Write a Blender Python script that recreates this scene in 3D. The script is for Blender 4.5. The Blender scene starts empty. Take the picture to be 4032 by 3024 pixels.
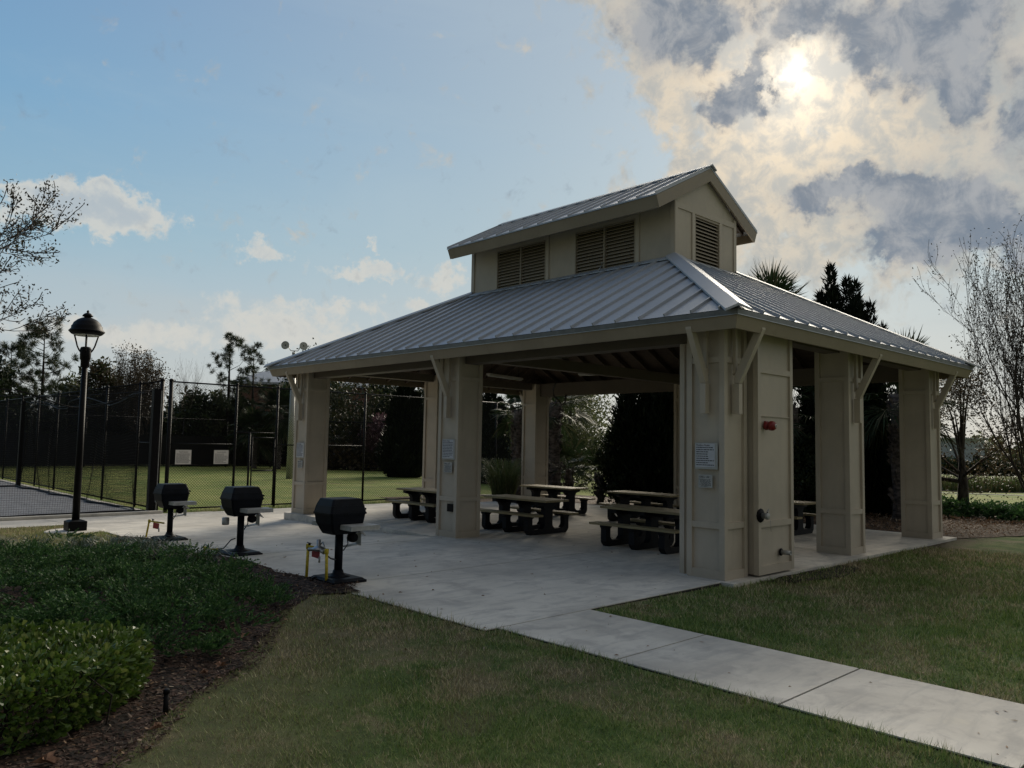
import bpy, math, random
import numpy as np
from mathutils import Vector, Matrix, Euler
random.seed(7)
RNG = np.random.default_rng(11)
PI = math.pi
scene = bpy.context.scene
COL = scene.collection

# ---------------------------------------------------------------- node helpers
class NT:
    def __init__(s, tree):
        s.t = tree; s.t.nodes.clear()
    def n(s, typ, ins=None, **props):
        nd = s.t.nodes.new(typ)
        for k, v in props.items(): setattr(nd, k, v)
        if ins:
            for k, v in ins.items(): s.put(nd.inputs[k], v)
        return nd
    def put(s, sock, v):
        if isinstance(v, bpy.types.NodeSocket): s.t.links.new(v, sock)
        elif isinstance(v, bpy.types.Node): s.t.links.new(v.outputs[0], sock)
        elif isinstance(v, (tuple, list)) and sock.type == 'RGBA' and len(v) == 3: sock.default_value = (*v, 1)
        else: sock.default_value = v
    def m(s, op, a, b=0.0, c=None, clamp=False):
        nd = s.n('ShaderNodeMath', operation=op, use_clamp=clamp)
        s.put(nd.inputs[0], a); s.put(nd.inputs[1], b)
        if c is not None: s.put(nd.inputs[2], c)
        return nd.outputs[0]
    def step(s, v, a, b, lo=0.0, hi=1.0):
        nd = s.n('ShaderNodeMapRange', interpolation_type='SMOOTHSTEP')
        s.put(nd.inputs[0], v); s.put(nd.inputs[1], a); s.put(nd.inputs[2], b); s.put(nd.inputs[3], lo); s.put(nd.inputs[4], hi)
        return nd.outputs[0]
    def mix(s, f, a, b, blend='MIX'):
        nd = s.n('ShaderNodeMix', data_type='RGBA', blend_type=blend)
        s.put(nd.inputs[0], f); s.put(nd.inputs[6], a); s.put(nd.inputs[7], b)
        return nd.outputs[2]
    def noise(s, vec, scale, detail=4.0, rough=.55, dist=0.0, dims='3D'):
        nd = s.n('ShaderNodeTexNoise', noise_dimensions=dims)
        if vec is not None: s.put(nd.inputs['Vector'], vec)
        nd.inputs['Scale'].default_value = scale; nd.inputs['Detail'].default_value = detail
        nd.inputs['Roughness'].default_value = rough; nd.inputs['Distortion'].default_value = dist
        return nd
    def ramp(s, f, stops, interp='LINEAR'):
        nd = s.n('ShaderNodeValToRGB'); s.put(nd.inputs[0], f)
        cr = nd.color_ramp; cr.interpolation = interp
        while len(cr.elements) < len(stops): cr.elements.new(.5)
        for e, (p, c) in zip(cr.elements, stops):
            e.position = p; e.color = (*c, 1) if len(c) == 3 else c
        return nd.outputs[0]
    def mapv(s, vec, scale=(1,1,1), loc=(0,0,0), rot=(0,0,0)):
        nd = s.n('ShaderNodeMapping'); s.put(nd.inputs[0], vec)
        nd.inputs['Scale'].default_value = scale; nd.inputs['Location'].default_value = loc; nd.inputs['Rotation'].default_value = rot
        return nd.outputs[0]
# ---------------------------------------------------------------- sky, sun
SUN_AZ, SUN_EL = 26.4, 24.9
world = bpy.data.worlds.new("World"); scene.world = world; world.use_nodes = True
world.cycles.sampling_method = 'MANUAL'; world.cycles.sample_map_resolution = 512
w = NT(world.node_tree)
gen = w.n('ShaderNodeTexCoord').outputs['Generated']
sep = w.n('ShaderNodeSeparateXYZ', {0: gen})
az = w.m('MULTIPLY', w.m('ARCTAN2', sep.outputs[1], sep.outputs[0]), 180/PI)
el = w.m('MULTIPLY', w.m('ARCSINE', sep.outputs[2]), 180/PI)
sky = w.n('ShaderNodeTexSky', sky_type='NISHITA', sun_disc=False)
sky.sun_elevation = math.radians(SUN_EL); sky.sun_rotation = math.radians(90-SUN_AZ)
sky.air_density = 1.0; sky.dust_density = 1.4; sky.ozone_density = 1.6; sky.altitude = 0
# warped angular coordinates so that the cloud edges come out ragged
wn = w.noise(gen, 9.0, 7, .6)
wn2 = w.noise(gen, 42.0, 5, .62)
sw = w.n('ShaderNodeSeparateColor', {0: wn.outputs['Color']}); sw2 = w.n('ShaderNodeSeparateColor', {0: wn2.outputs['Color']})
def warp(c, i, k, k2): 
    return w.m('ADD', c, w.m('ADD', w.m('MULTIPLY', w.m('SUBTRACT', sw.outputs[i], .5), k), w.m('MULTIPLY', w.m('SUBTRACT', sw2.outputs[i], .5), k2)))
azw = warp(az, 0, 7, 4.0); elw = warp(el, 1, 4.5, 3.0)
def blob(a, e, ra, re, amp=1.0):
    u = w.m('DIVIDE', w.m('SUBTRACT', azw, a), ra); v = w.m('DIVIDE', w.m('SUBTRACT', elw, e), re)
    r2 = w.m('ADD', w.m('MULTIPLY', u, u), w.m('MULTIPLY', v, v))
    return w.m('MULTIPLY', w.m('EXPONENT', w.m('MULTIPLY', r2, -1.0)), amp)
def total(lst):
    acc = lst[0]
    for x in lst[1:]: acc = w.m('ADD', acc, x)
    return acc
dark = total([blob(36.6, 28.9, 2.6, 2.4, .9), blob(32.6, 28.4, 1.8, 2.0, .9), blob(26.0, 28.6, 3.2, 1.6, 1.0), blob(20.9, 26.2, 2.6, 2.2, 1.0),
    blob(16.6, 25.6, 2.9, 3.4, 1.2), blob(16.6, 21.8, 1.6, 1.9, .8), blob(30.6, 23.0, 2.2, 1.1, .85), blob(29.0, 25.2, 1.2, 2.0, .85),
    blob(25.0, 17.2, 2.0, 1.2, 1.15), blob(22.2, 17.8, 1.7, 1.0, 1.0), blob(18.4, 15.8, 3.0, 1.7, 1.25), blob(15.4, 14.2, 3.6, 1.6, 1.25),
    blob(20.6, 13.4, 2.6, .8, .85), blob(12.6, 12.2, 1.8, 1.3, .9), blob(10, 29, 4, 3, .8), blob(12.6, 20, 1.2, 2.4, .7), blob(5, 20, 5, 5, .9), blob(26, 34, 12, 3, .8)])
cum = total([blob(74.6, 14.6, 3.4, 1.5, 1.0), blob(78.6, 14.6, 2.2, 1.4, .8), blob(64.0, 13.3, 2.1, .95, .62), blob(57.0, 14.3, .9, .5, .5), blob(59.0, 12.4, 2.2, .75, .62),
    blob(55.6, 12.5, 2.0, .8, .62), blob(50.8, 12.1, 1.7, .9, .6), blob(59.5, 9.7, 4.0, .9, .52), blob(53.5, 10.3, 2.6, .9, .6), blob(63.5, 8.2, 4.0, .9, .45), blob(69.5, 13.8, 1.2, .4, .35), blob(60, 7.2, 9.0, 1.3, .55), blob(67, 9.6, 3.0, .9, .5), blob(72, 6.5, 6.0, 1.2, .5), blob(48, 6.5, 5, 1.0, .4), blob(80, 7, 5, 1.0, .35)])
f1 = w.noise(gen, 21.0, 9, .64, .35).outputs[0]
f2 = w.noise(gen, 34.0, 7, .62, .3).outputs[0]
lf = w.noise(gen, 3.3, 3, .5, .2).outputs[0]
azr = w.m('ADD', azw, w.m('MULTIPLY', w.m('SUBTRACT', lf, .5), 30)); elr = w.m('ADD', elw, w.m('MULTIPLY', w.m('SUBTRACT', w.noise(gen, 4.1, 3, .5).outputs[0], .5), 14))
region = w.m('MULTIPLY', w.step(w.m('ADD', azr, w.m('MULTIPLY', w.m('SUBTRACT', 27, elr), .75)), 44, 34), w.step(elr, 7.5, 17))
region2 = w.m('MULTIPLY', w.step(azw, 47, 36), w.step(elw, 3, 15))
aB = w.step(w.m('ADD', f1, w.m('ADD', w.m('MULTIPLY', region, .30), w.m('MULTIPLY', region2, .10))), .58, .80)
aD = w.step(w.m('ADD', dark, w.m('MULTIPLY', w.m('SUBTRACT', f2, .5), 1.7)), .12, .80)
aC = w.step(w.m('ADD', cum, w.m('MULTIPLY', w.m('SUBTRACT', f2, .5), 1.3)), .26, .62)
# angle from the sun
sd = Vector((math.cos(math.radians(SUN_EL))*math.cos(math.radians(SUN_AZ)), math.cos(math.radians(SUN_EL))*math.sin(math.radians(SUN_AZ)), math.sin(math.radians(SUN_EL))))
dotn = w.n('ShaderNodeVectorMath', {0: gen, 1: tuple(sd)}, operation='DOT_PRODUCT').outputs['Value']
ang = w.m('MULTIPLY', w.m('ARCCOSINE', w.m('MINIMUM', dotn, .999999)), 180/PI)
def lobe(r, k): 
    q = w.m('DIVIDE', ang, r); return w.m('MULTIPLY', w.m('EXPONENT', w.m('MULTIPLY', w.m('MULTIPLY', q, q), -1.0)), k)
def scl(c, f):
    nd = w.n('ShaderNodeVectorMath', {0: c}, operation='SCALE'); w.put(nd.inputs['Scale'], f); return nd.outputs[0]
def addc(a, b): return w.n('ShaderNodeVectorMath', {0: a, 1: b}, operation='ADD').outputs[0]
K = 9.0   # colours below are radiances; the background runs at strength 0.1
base = w.mix(.9, sky.outputs[0], w.ramp(w.m('DIVIDE', el, 60.0, clamp=True), [
    (0.0, tuple(K*c for c in (.40, .42, .42))), (.12, tuple(K*c for c in (.35, .41, .44))), (.22, tuple(K*c for c in (.225, .365, .45))), (.35, tuple(K*c for c in (.145, .30, .455))), (.5, tuple(K*c for c in (.115, .24, .415))), (1.0, tuple(K*c for c in (.08, .16, .32)))]))
toward = w.m('MULTIPLY', w.step(ang, 60, 8), 1.0)
base = w.mix(w.m('MULTIPLY', toward, .5), base, (K*.42, K*.45, K*.43, 1))
lowveil = w.m('MULTIPLY', w.step(el, 16, 2), w.step(w.noise(w.mapv(gen, (1, 1, 4)), 5, 5, .55).outputs[0], .35, .7, .15, .55))
base = w.mix(lowveil, base, (K*.42, K*.43, K*.42, 1))
streak = w.m('MULTIPLY', w.step(w.noise(w.mapv(gen, (1.2, 1.2, 5)), 2.4, 6, .6, .6).outputs[0], .45, .75), .16)
base = w.mix(streak, base, (K*.38, K*.46, K*.50, 1))
cream = scl(w.mix(w.step(ang, 4, 17), w.mix(w.step(f2, .35, .7), (K*.40, K*.38, K*.34, 1), (K*.70, K*.57, K*.40, 1)), w.mix(w.step(f2, .35, .7), (K*.37, K*.38, K*.37, 1), (K*.56, K*.51, K*.43, 1))), w.m('ADD', w.m('ADD', .86, lobe(5.5, .55)), lobe(18, .12)))
c1 = w.mix(w.m('MULTIPLY', aB, .86), base, cream)
c1 = w.mix(w.m('MULTIPLY', aC, .8), c1, w.mix(w.step(w.m('ADD', cum, w.m('MULTIPLY', w.m('SUBTRACT', f1, .5), 1.5)), .5, 1.1), (K*.52, K*.51, K*.47, 1), (K*.38, K*.41, K*.43, 1)))
darkc = w.mix(w.step(f1, .38, .62), (K*.15, K*.185, K*.235, 1), (K*.30, K*.315, K*.335, 1))
c1 = w.mix(w.m('MULTIPLY', aD, .93), c1, darkc)
hole = w.m('MULTIPLY', w.step(aD, .95, .1, .12, 1.0), w.step(f2, .40, .60, .30, 1.15))
def glow(r, k, col):
    nd = w.n('ShaderNodeCombineXYZ', {0: col[0]*K, 1: col[1]*K, 2: col[2]*K}).outputs[0]
    return scl(nd, w.m('MULTIPLY', lobe(r, k), hole))
c1 = addc(addc(c1, glow(.75, .95, (1, .96, .86))), glow(3.0, .17, (1, .93, .75)))
c1 = scl(c1, w.step(ang, 62, 125, 1.0, .38))
zen = w.step(el, -4, -1)
c1 = w.mix(zen, (K*.03, K*.035, K*.02, 1), c1)
bg = w.n('ShaderNodeBackground', {0: c1, 1: 0.1})
out = w.n('ShaderNodeOutputWorld', {0: bg})
sl = bpy.data.lights.new('sun', 'SUN'); sl.energy = 3.2; sl.angle = math.radians(30); sl.color = (1.0, .90, .74)
so = bpy.data.objects.new('sun', sl); COL.objects.link(so)
so.rotation_euler = sd.to_track_quat('Z', 'Y').to_euler(); so.location = (0, 0, 30)
# ---------------------------------------------------------------- camera
cd = bpy.data.cameras.new('camera'); cam = bpy.data.objects.new('camera', cd); COL.objects.link(cam); scene.camera = cam
cd.sensor_width = 36; cd.sensor_fit = 'HORIZONTAL'; cd.lens = 27.475; cd.clip_start = .05; cd.clip_end = 3000
yaw, pitch, roll = math.radians(46.5047), math.radians(4.3111), math.radians(1.0381)
fw = Vector((math.cos(yaw)*math.cos(pitch), math.sin(yaw)*math.cos(pitch), math.sin(pitch)))
r0 = Vector((math.sin(yaw), -math.cos(yaw), 0)); u0 = r0.cross(fw)
rr = r0*math.cos(roll)+u0*math.sin(roll); uu = u0*math.cos(roll)-r0*math.sin(roll)
cam.matrix_world = Matrix(((rr.x, uu.x, -fw.x, -10.303), (rr.y, uu.y, -fw.y, -6.255), (rr.z, uu.z, -fw.z, 1.965), (0, 0, 0, 1)))
scene.view_settings.view_transform = 'Standard'; scene.view_settings.look = 'None'
scene.view_settings.exposure = 0.48; scene.view_settings.gamma = 1.0
scene.render.engine = 'CYCLES'
scene.cycles.max_bounces = 6; scene.cycles.transparent_max_bounces = 24
# ---------------------------------------------------------------- mesh helpers
class MB:
    def __init__(s): s.v = []; s.f = []; s.sm = []
    def add(s, vs, fs, smooth=False):
        b = len(s.v); s.v += [tuple(p) for p in vs]; s.f += [tuple(i+b for i in f) for f in fs]; s.sm += [smooth]*len(fs); return s
    def hexa(s, P):   # P: bottom 4 (ccw from above), top 4
        return s.add(P, [(3,2,1,0), (4,5,6,7), (0,1,5,4), (1,2,6,5), (2,3,7,6), (3,0,4,7)])
    def box(s, x0, y0, z0, x1, y1, z1):
        if x0 > x1: x0, x1 = x1, x0
        if y0 > y1: y0, y1 = y1, y0
        if z0 > z1: z0, z1 = z1, z0
        return s.hexa([(x0,y0,z0),(x1,y0,z0),(x1,y1,z0),(x0,y1,z0),(x0,y0,z1),(x1,y0,z1),(x1,y1,z1),(x0,y1,z1)])
    def cbox(s, c, d): return s.box(c[0]-d[0]/2, c[1]-d[1]/2, c[2]-d[2]/2, c[0]+d[0]/2, c[1]+d[1]/2, c[2]+d[2]/2)
    def taper(s, c, z0, z1, a0, b0, a1, b1, cc=None):  # frustum with half sizes
        cc = cc or c
        return s.hexa([(c[0]-a0,c[1]-b0,z0),(c[0]+a0,c[1]-b0,z0),(c[0]+a0,c[1]+b0,z0),(c[0]-a0,c[1]+b0,z0),
                       (cc[0]-a1,cc[1]-b1,z1),(cc[0]+a1,cc[1]-b1,z1),(cc[0]+a1,cc[1]+b1,z1),(cc[0]-a1,cc[1]+b1,z1)])
    def bar(s, p0, p1, w, h, up=(0,0,1)):
        p0, p1 = Vector(p0), Vector(p1); d = (p1-p0).normalized(); upv = Vector(up)
        sd = d.cross(upv)
        if sd.length < 1e-4: sd = d.cross(Vector((1,0,0)))
        sd.normalize(); un = sd.cross(d).normalized(); a = sd*(w/2); b = un*(h/2)
        return s.hexa([p0-a-b, p0+a-b, p1+a-b, p1-a-b, p0-a+b, p0+a+b, p1+a+b, p1-a+b])
    def prism(s, poly, O, U, V, t0, t1):  # polygon (u,v) in plane O+uU+vV extruded along U x V from t0 to t1
        O, U, V = Vector(O), Vector(U), Vector(V); N = U.cross(V).normalized(); n = len(poly)
        A = [O+U*u+V*v+N*t0 for u, v in poly]; B = [O+U*u+V*v+N*t1 for u, v in poly]
        return s.add(A+B, [tuple(range(n))[::-1], tuple(range(n, 2*n))]+[(i, (i+1) % n, (i+1) % n+n, i+n) for i in range(n)])
    def tube(s, pts, r, n=8, caps=True, smooth=True):
        pts = [Vector(p) for p in pts]; m = len(pts)
        rs = list(r) if isinstance(r, (list, tuple)) else [r]*m
        vs = []; ref = None
        for i, p in enumerate(pts):
            d = (pts[min(i+1, m-1)]-pts[max(i-1, 0)])
            if d.length < 1e-9: d = Vector((0,0,1))
            d.normalize()
            if ref is None: ref = Vector((0,0,1)) if abs(d.z) < .9 else Vector((1,0,0))
            a = d.cross(ref)
            if a.length < 1e-4: a = d.cross(Vector((0,1,0)))
            a.normalize(); b = d.cross(a); ref = -b if False else ref
            for k in range(n):
                t = 2*PI*k/n; vs.append(p+(a*math.cos(t)+b*math.sin(t))*rs[i])
        fs = [(i*n+k, i*n+(k+1) % n, (i+1)*n+(k+1) % n, (i+1)*n+k) for i in range(m-1) for k in range(n)]
        s.add(vs, fs, smooth)
        if caps and n > 2:
            b = len(s.v)-len(vs)
            s.f += [tuple(b+k for k in range(n))[::-1], tuple(b+(m-1)*n+k for k in range(n))]; s.sm += [False, False]
        return s
    def lathe(s, c, prof, n=24, smooth=True, axis='z'):
        vs = []
        for r, z in prof:
            for k in range(n):
                t = 2*PI*k/n; x, y = r*math.cos(t), r*math.sin(t)
                vs.append((c[0]+x, c[1]+y, c[2]+z) if axis == 'z' else (c[0]+x, c[1]+z, c[2]+y) if axis == 'y' else (c[0]+z, c[1]+x, c[2]+y))
        m = len(prof)
        fs = [(i*n+k, i*n+(k+1) % n, (i+1)*n+(k+1) % n, (i+1)*n+k) for i in range(m-1) for k in range(n)]
        fs += [tuple(range(n))[::-1], tuple((m-1)*n+k for k in range(n))]
        return s.add(vs, fs, smooth)
    def build(s, name, mat, parent=None):
        off = (0,0,0)
        if parent is not None:
            root = parent
            while root.parent is not None: root = root.parent
            off = tuple(root.location)
        me = bpy.data.meshes.new(name)
        me.from_pydata([(a-off[0], b-off[1], c-off[2]) for a, b, c in s.v], [], s.f)
        me.polygons.foreach_set('use_smooth', s.sm)
        me.materials.append(mat); me.update()
        o = bpy.data.objects.new(name, me); COL.objects.link(o)
        if parent is not None: o.parent = parent
        return o
def np_mesh(name, V, F, mat, parent=None, smooth=False, k=3):
    """V (n,3) float, F (m,k) int"""
    V = np.asarray(V, dtype=np.float32)
    if parent is not None:
        root = parent
        while root.parent is not None: root = root.parent
        V = V-np.array(root.location, dtype=np.float32)
    me = bpy.data.meshes.new(name); F = np.asarray(F, dtype=np.int32)
    me.vertices.add(len(V)); me.vertices.foreach_set('co', V.ravel())
    me.loops.add(F.size); me.loops.foreach_set('vertex_index', F.ravel())
    me.polygons.add(len(F)); me.polygons.foreach_set('loop_start', np.arange(0, F.size, k, dtype=np.int32))
    me.polygons.foreach_set('loop_total', np.full(len(F), k, dtype=np.int32))
    me.polygons.foreach_set('use_smooth', np.full(len(F), smooth))
    me.materials.append(mat); me.update(calc_edges=True)
    o = bpy.data.objects.new(name, me); COL.objects.link(o)
    if parent is not None: o.parent = parent
    return o
def tag(o, label=None, cat=None, group=None, kind=None):
    if label: o['label'] = label
    if cat: o['category'] = cat
    if group: o['group'] = group
    if kind: o['kind'] = kind
    return o
def thing(name, label, cat, loc, group=None):
    o = bpy.data.objects.new(name, None); COL.objects.link(o); o.location = loc; o.empty_display_size = .1
    return tag(o, label, cat, group)
def copy_tree(o, parent=None):
    c = o.copy(); COL.objects.link(c); c.parent = parent
    for ch in list(o.children): copy_tree(ch, c)
    return c
# ---------------------------------------------------------------- materials
def mat_new(name):
    m = bpy.data.materials.new(name); m.use_nodes = True; nt = NT(m.node_tree)
    pos = nt.n('ShaderNodeNewGeometry').outputs['Position']
    return m, nt, pos
def finish(nt, col, rough=.7, metal=0.0, bump=None, bstr=.3, bdist=.01, spec=.5, extra=None):
    ins = {'Base Color': col, 'Roughness': rough, 'Metallic': metal, 'Specular IOR Level': spec}
    b = nt.n('ShaderNodeBsdfPrincipled', ins)
    if bump is not None:
        bn = nt.n('ShaderNodeBump', {'Height': bump}); bn.inputs['Strength'].default_value = bstr; bn.inputs['Distance'].default_value = bdist
        nt.put(b.inputs['Normal'], bn.outputs[0])
    nt.n('ShaderNodeOutputMaterial', {0: b}); return b
def simple(name, col, rough=.6, metal=0.0, var=.15, scale=6.0, spec=.5, bstr=.12):
    m, nt, pos = mat_new(name)
    f = nt.noise(pos, scale, 6, .6).outputs[0]
    c = nt.mix(nt.step(f, .3, .7), tuple(x*(1-var) for x in col), tuple(min(1, x*(1+var)) for x in col))
    finish(nt, c, rough, metal, nt.noise(pos, scale*12, 4, .6).outputs[0], bstr, .004, spec)
    return m
def mat_paint(name, col, dirt=.5):
    m, nt, pos = mat_new(name)
    a = nt.noise(pos, 1.3, 5, .6).outputs[0]
    streak = nt.noise(nt.mapv(pos, (3.2, 3.2, .35)), 1.8, 5, .6).outputs[0]
    fine = nt.noise(pos, 55, 3, .6).outputs[0]
    c = nt.mix(nt.step(a, .3, .7), tuple(x*.90 for x in col), tuple(x*1.07 for x in col))
    c = nt.mix(nt.m('MULTIPLY', nt.step(streak, .52, .74), .30*dirt), c, tuple(x*f for x, f in zip(col, (.58, .56, .50))))
    z = nt.n('ShaderNodeSeparateXYZ', {0: pos}).outputs[2]
    low = nt.m('MULTIPLY', nt.step(nt.m('ADD', z, nt.m('MULTIPLY', streak, .5)), .62, .25), .6*dirt)
    c = nt.mix(low, c, tuple(x*f for x, f in zip(col, (.60, .58, .52))))
    finish(nt, c, nt.step(a, .3, .7, .5, .66), 0, fine, .10, .003, .35)
    return m
def mat_metalroof():
    m, nt, pos = mat_new('galvalume')
    a = nt.noise(nt.mapv(pos, (1, 1, 1)), .9, 6, .6).outputs[0]
    sp = nt.noise(pos, 30, 5, .7).outputs[0]
    c = nt.mix(nt.step(a, .3, .7), (.37, .395, .43), (.43, .455, .49))
    c = nt.mix(nt.m('MULTIPLY', nt.step(sp, .55, .8), .25), c, (.34, .35, .36))
    finish(nt, c, nt.step(a, .3, .7, .56, .64), .35)
    return m
def mat_concrete(name='concrete', base=(.62, .585, .52), k=1.0):
    m, nt, pos = mat_new(name)
    a = nt.noise(pos, .55, 7, .6, .4).outputs[0]; b = nt.noise(pos, 2.6, 8, .66, .5).outputs[0]
    br = nt.noise(nt.mapv(pos, (.7, 3.2, 1)), 2.2, 6, .62, .6).outputs[0]
    fine = nt.noise(pos, 90, 4, .7).outputs[0]
    c = nt.mix(nt.step(a, .32, .68), tuple(x*.74*k for x in base), tuple(x*1.08*k for x in base))
    c = nt.mix(nt.m('MULTIPLY', nt.step(b, .48, .68), .55), c, tuple(x*f*k for x, f in zip(base, (.52, .52, .55))))
    c = nt.mix(nt.m('MULTIPLY', nt.step(br, .46, .68), .5), c, tuple(x*f*k for x, f in zip(base, (.58, .60, .64))))
    c = nt.mix(nt.m('MULTIPLY', nt.step(b, .42, .28), .3), c, tuple(min(1, x*f*k) for x, f in zip(base, (1.18, 1.14, 1.02))))
    c = nt.mix(nt.m('MULTIPLY', nt.step(fine, .58, .75), .25), c, tuple(x*.55*k for x in base))
    sp = nt.n('ShaderNodeTexVoronoi', {'Scale': 7.0, 'Vector': nt.mapv(pos, (1, 1, .1))}, feature='F1')
    c = nt.mix(nt.m('MULTIPLY', nt.step(sp.outputs['Distance'], .06, .03), .5), c, (.10, .09, .07, 1))
    finish(nt, c, .82, 0, nt.m('ADD', nt.m('MULTIPLY', fine, .5), br), .22, .006, .3)
    return m
def dry_mask(nt, X, Y, nz):     # thatchy, worn turf along the edge of the planting bed and in a few bare spots
    d = nt.m('ADD', nt.m('MULTIPLY', nt.m('ADD', X, 5.2), .795), nt.m('MULTIPLY', nt.m('SUBTRACT', Y, 3.0), -.606))
    m = nt.m('MULTIPLY', nt.step(nt.m('ADD', d, nt.m('MULTIPLY', nt.m('SUBTRACT', nz, .5), 2.6)), 1.25, .35), nt.m('LESS_THAN', X, -4.6))
    for px, py, r in ((-6.6, -1.9, .26), (-2.1, -3.1, .55), (-3.9, -5.0, .35), (-.8, -2.4, .45), (-5.4, -.4, .35), (2.4, -2.6, .6), (-5.7, -3.4, .3)):
        q = nt.m('ADD', nt.m('POWER', nt.m('SUBTRACT', X, px), 2.0), nt.m('POWER', nt.m('SUBTRACT', Y, py), 2.0))
        m = nt.m('MAXIMUM', m, nt.step(nt.m('ADD', nt.m('SQRT', q), nt.m('MULTIPLY', nt.m('SUBTRACT', nz, .5), 1.2)), r, r*.3))
    return m
def mat_ground():
    m, nt, pos = mat_new('lawn_soil')
    a = nt.noise(pos, .42, 7, .62, .5).outputs[0]; b = nt.noise(pos, 1.9, 8, .66, .4).outputs[0]; fine = nt.noise(pos, 30, 8, .8).outputs[0]
    d = nt.noise(nt.mapv(pos, (1, 1, 1), (31, 7, 0)), .8, 5, .6).outputs[0]
    sep = nt.n('ShaderNodeSeparateXYZ', {0: pos}); X, Y = sep.outputs[0], sep.outputs[1]
    green = nt.mix(nt.step(b, .35, .65), (.072, .125, .034), (.155, .205, .062))
    tan = nt.mix(nt.step(fine, .3, .7), (.125, .112, .062), (.31, .27, .165))
    c = nt.mix(nt.step(nt.m('ADD', nt.m('MULTIPLY', a, .6), nt.m('MULTIPLY', b, .5)), .50, .66), green, tan)
    c = nt.mix(nt.m('MULTIPLY', nt.step(fine, .46, .62), .62), c, nt.mix(b, (.020, .028, .010, 1), (.060, .052, .030, 1)))
    c = nt.mix(nt.m('MULTIPLY', nt.step(d, .64, .74), .7), c, (.055, .042, .030, 1))
    c = nt.mix(nt.m('MULTIPLY', dry_mask(nt, X, Y, b), .38), c, nt.mix(fine, (.06, .045, .03, 1), (.33, .265, .18, 1)))
    # the open field and far lawns are brighter, yellower turf
    field = nt.m('MAXIMUM', nt.step(Y, 17.0, 19.5), nt.step(X, 15.5, 19))
    fcol = nt.mix(nt.step(a, .36, .62), (.125, .175, .040), (.22, .24, .070))
    fcol = nt.mix(nt.m('MULTIPLY', nt.step(d, .56, .66), .6), fcol, (.19, .165, .085, 1))
    fcol = nt.mix(nt.m('MULTIPLY', nt.step(fine, .50, .70), .3), fcol, (.04, .05, .014, 1))
    c = nt.mix(field, c, fcol)
    # worn dirt strip along the slab edge on the right, and at the shaded building foot
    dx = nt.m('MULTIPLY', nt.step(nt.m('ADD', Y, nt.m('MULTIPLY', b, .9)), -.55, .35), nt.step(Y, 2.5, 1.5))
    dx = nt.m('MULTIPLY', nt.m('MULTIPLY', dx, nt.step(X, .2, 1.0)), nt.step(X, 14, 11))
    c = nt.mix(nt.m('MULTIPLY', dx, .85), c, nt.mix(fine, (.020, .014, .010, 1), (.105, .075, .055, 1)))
    finish(nt, c, .95, 0, nt.m('ADD', fine, b), .9, .03, .15)
    return m
def mat_mulch(name='mulch', cols=((.012, .009, .007), (.080, .048, .036), (.19, .14, .10))):
    m, nt, pos = mat_new(name)
    v = nt.n('ShaderNodeTexVoronoi', {'Scale': 30.0, 'Vector': nt.mapv(pos, (1, .45, 1), (0, 0, 0), (0, 0, .6))}, feature='F1')
    v2 = nt.n('ShaderNodeTexVoronoi', {'Scale': 24.0, 'Vector': nt.mapv(pos, (.4, 1, 1), (3, 1, 0), (0, 0, -.4))}, feature='F1')
    f = nt.n('ShaderNodeSeparateColor', {0: v.outputs['Color']}).outputs[0]
    c = nt.ramp(f, [(0, cols[0]), (.55, cols[1]), (.93, cols[1]), (1.0, cols[2])])
    c = nt.mix(nt.step(v2.outputs['Distance'], .3, .7), c, cols[0])
    finish(nt, c, .9, 0, nt.m('ADD', v.outputs['Distance'], v2.outputs['Distance']), .9, .02, .2)
    return m
def mat_leaf(name, c0, c1, c2=None, scale=9.0, trans=.25, rough=.5, spec=.4):
    m, nt, pos = mat_new(name)
    geo = [n for n in nt.t.nodes if n.type == 'NEW_GEOMETRY'][0]; r = geo.outputs['Random Per Island']
    f = nt.noise(pos, scale, 3, .7).outputs[0]
    c = nt.mix(nt.m('ADD', nt.m('MULTIPLY', nt.step(f, .35, .65), .5), nt.m('MULTIPLY', r, .5)), c0, c1)
    if c2 is not None: c = nt.mix(nt.m('MULTIPLY', nt.step(nt.m('FRACT', nt.m('MULTIPLY', r, 7.31)), .72, .95), .85), c, c2)
    b = nt.n('ShaderNodeBsdfPrincipled', {'Base Color': c, 'Roughness': rough, 'Specular IOR Level': spec})
    t = nt.n('ShaderNodeBsdfTranslucent', {'Color': c})
    mx = nt.n('ShaderNodeMixShader', {0: trans, 1: b, 2: t}); nt.n('ShaderNodeOutputMaterial', {0: mx})
    return m
def mat_bark(name, c0, c1, sc=(14, 14, 2.5)):
    m, nt, pos = mat_new(name)
    f = nt.noise(nt.mapv(pos, sc), 1.0, 6, .65).outputs[0]
    finish(nt, nt.mix(nt.step(f, .35, .65), c0, c1), .9, 0, f, .8, .02, .2)
    return m
def mat_wood(name, c0, c1, sc=(18, 1.2, 18)):
    m, nt, pos = mat_new(name)
    f = nt.noise(nt.mapv(pos, sc), 1.6, 6, .6, .6).outputs[0]; g = nt.noise(pos, 2.0, 4, .5).outputs[0]
    c = nt.mix(nt.step(f, .3, .7), c0, c1); c = nt.mix(nt.m('MULTIPLY', nt.step(g, .5, .7), .35), c, tuple(x*.6 for x in c0))
    finish(nt, c, .6, 0, f, .25, .003, .4)
    return m
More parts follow.
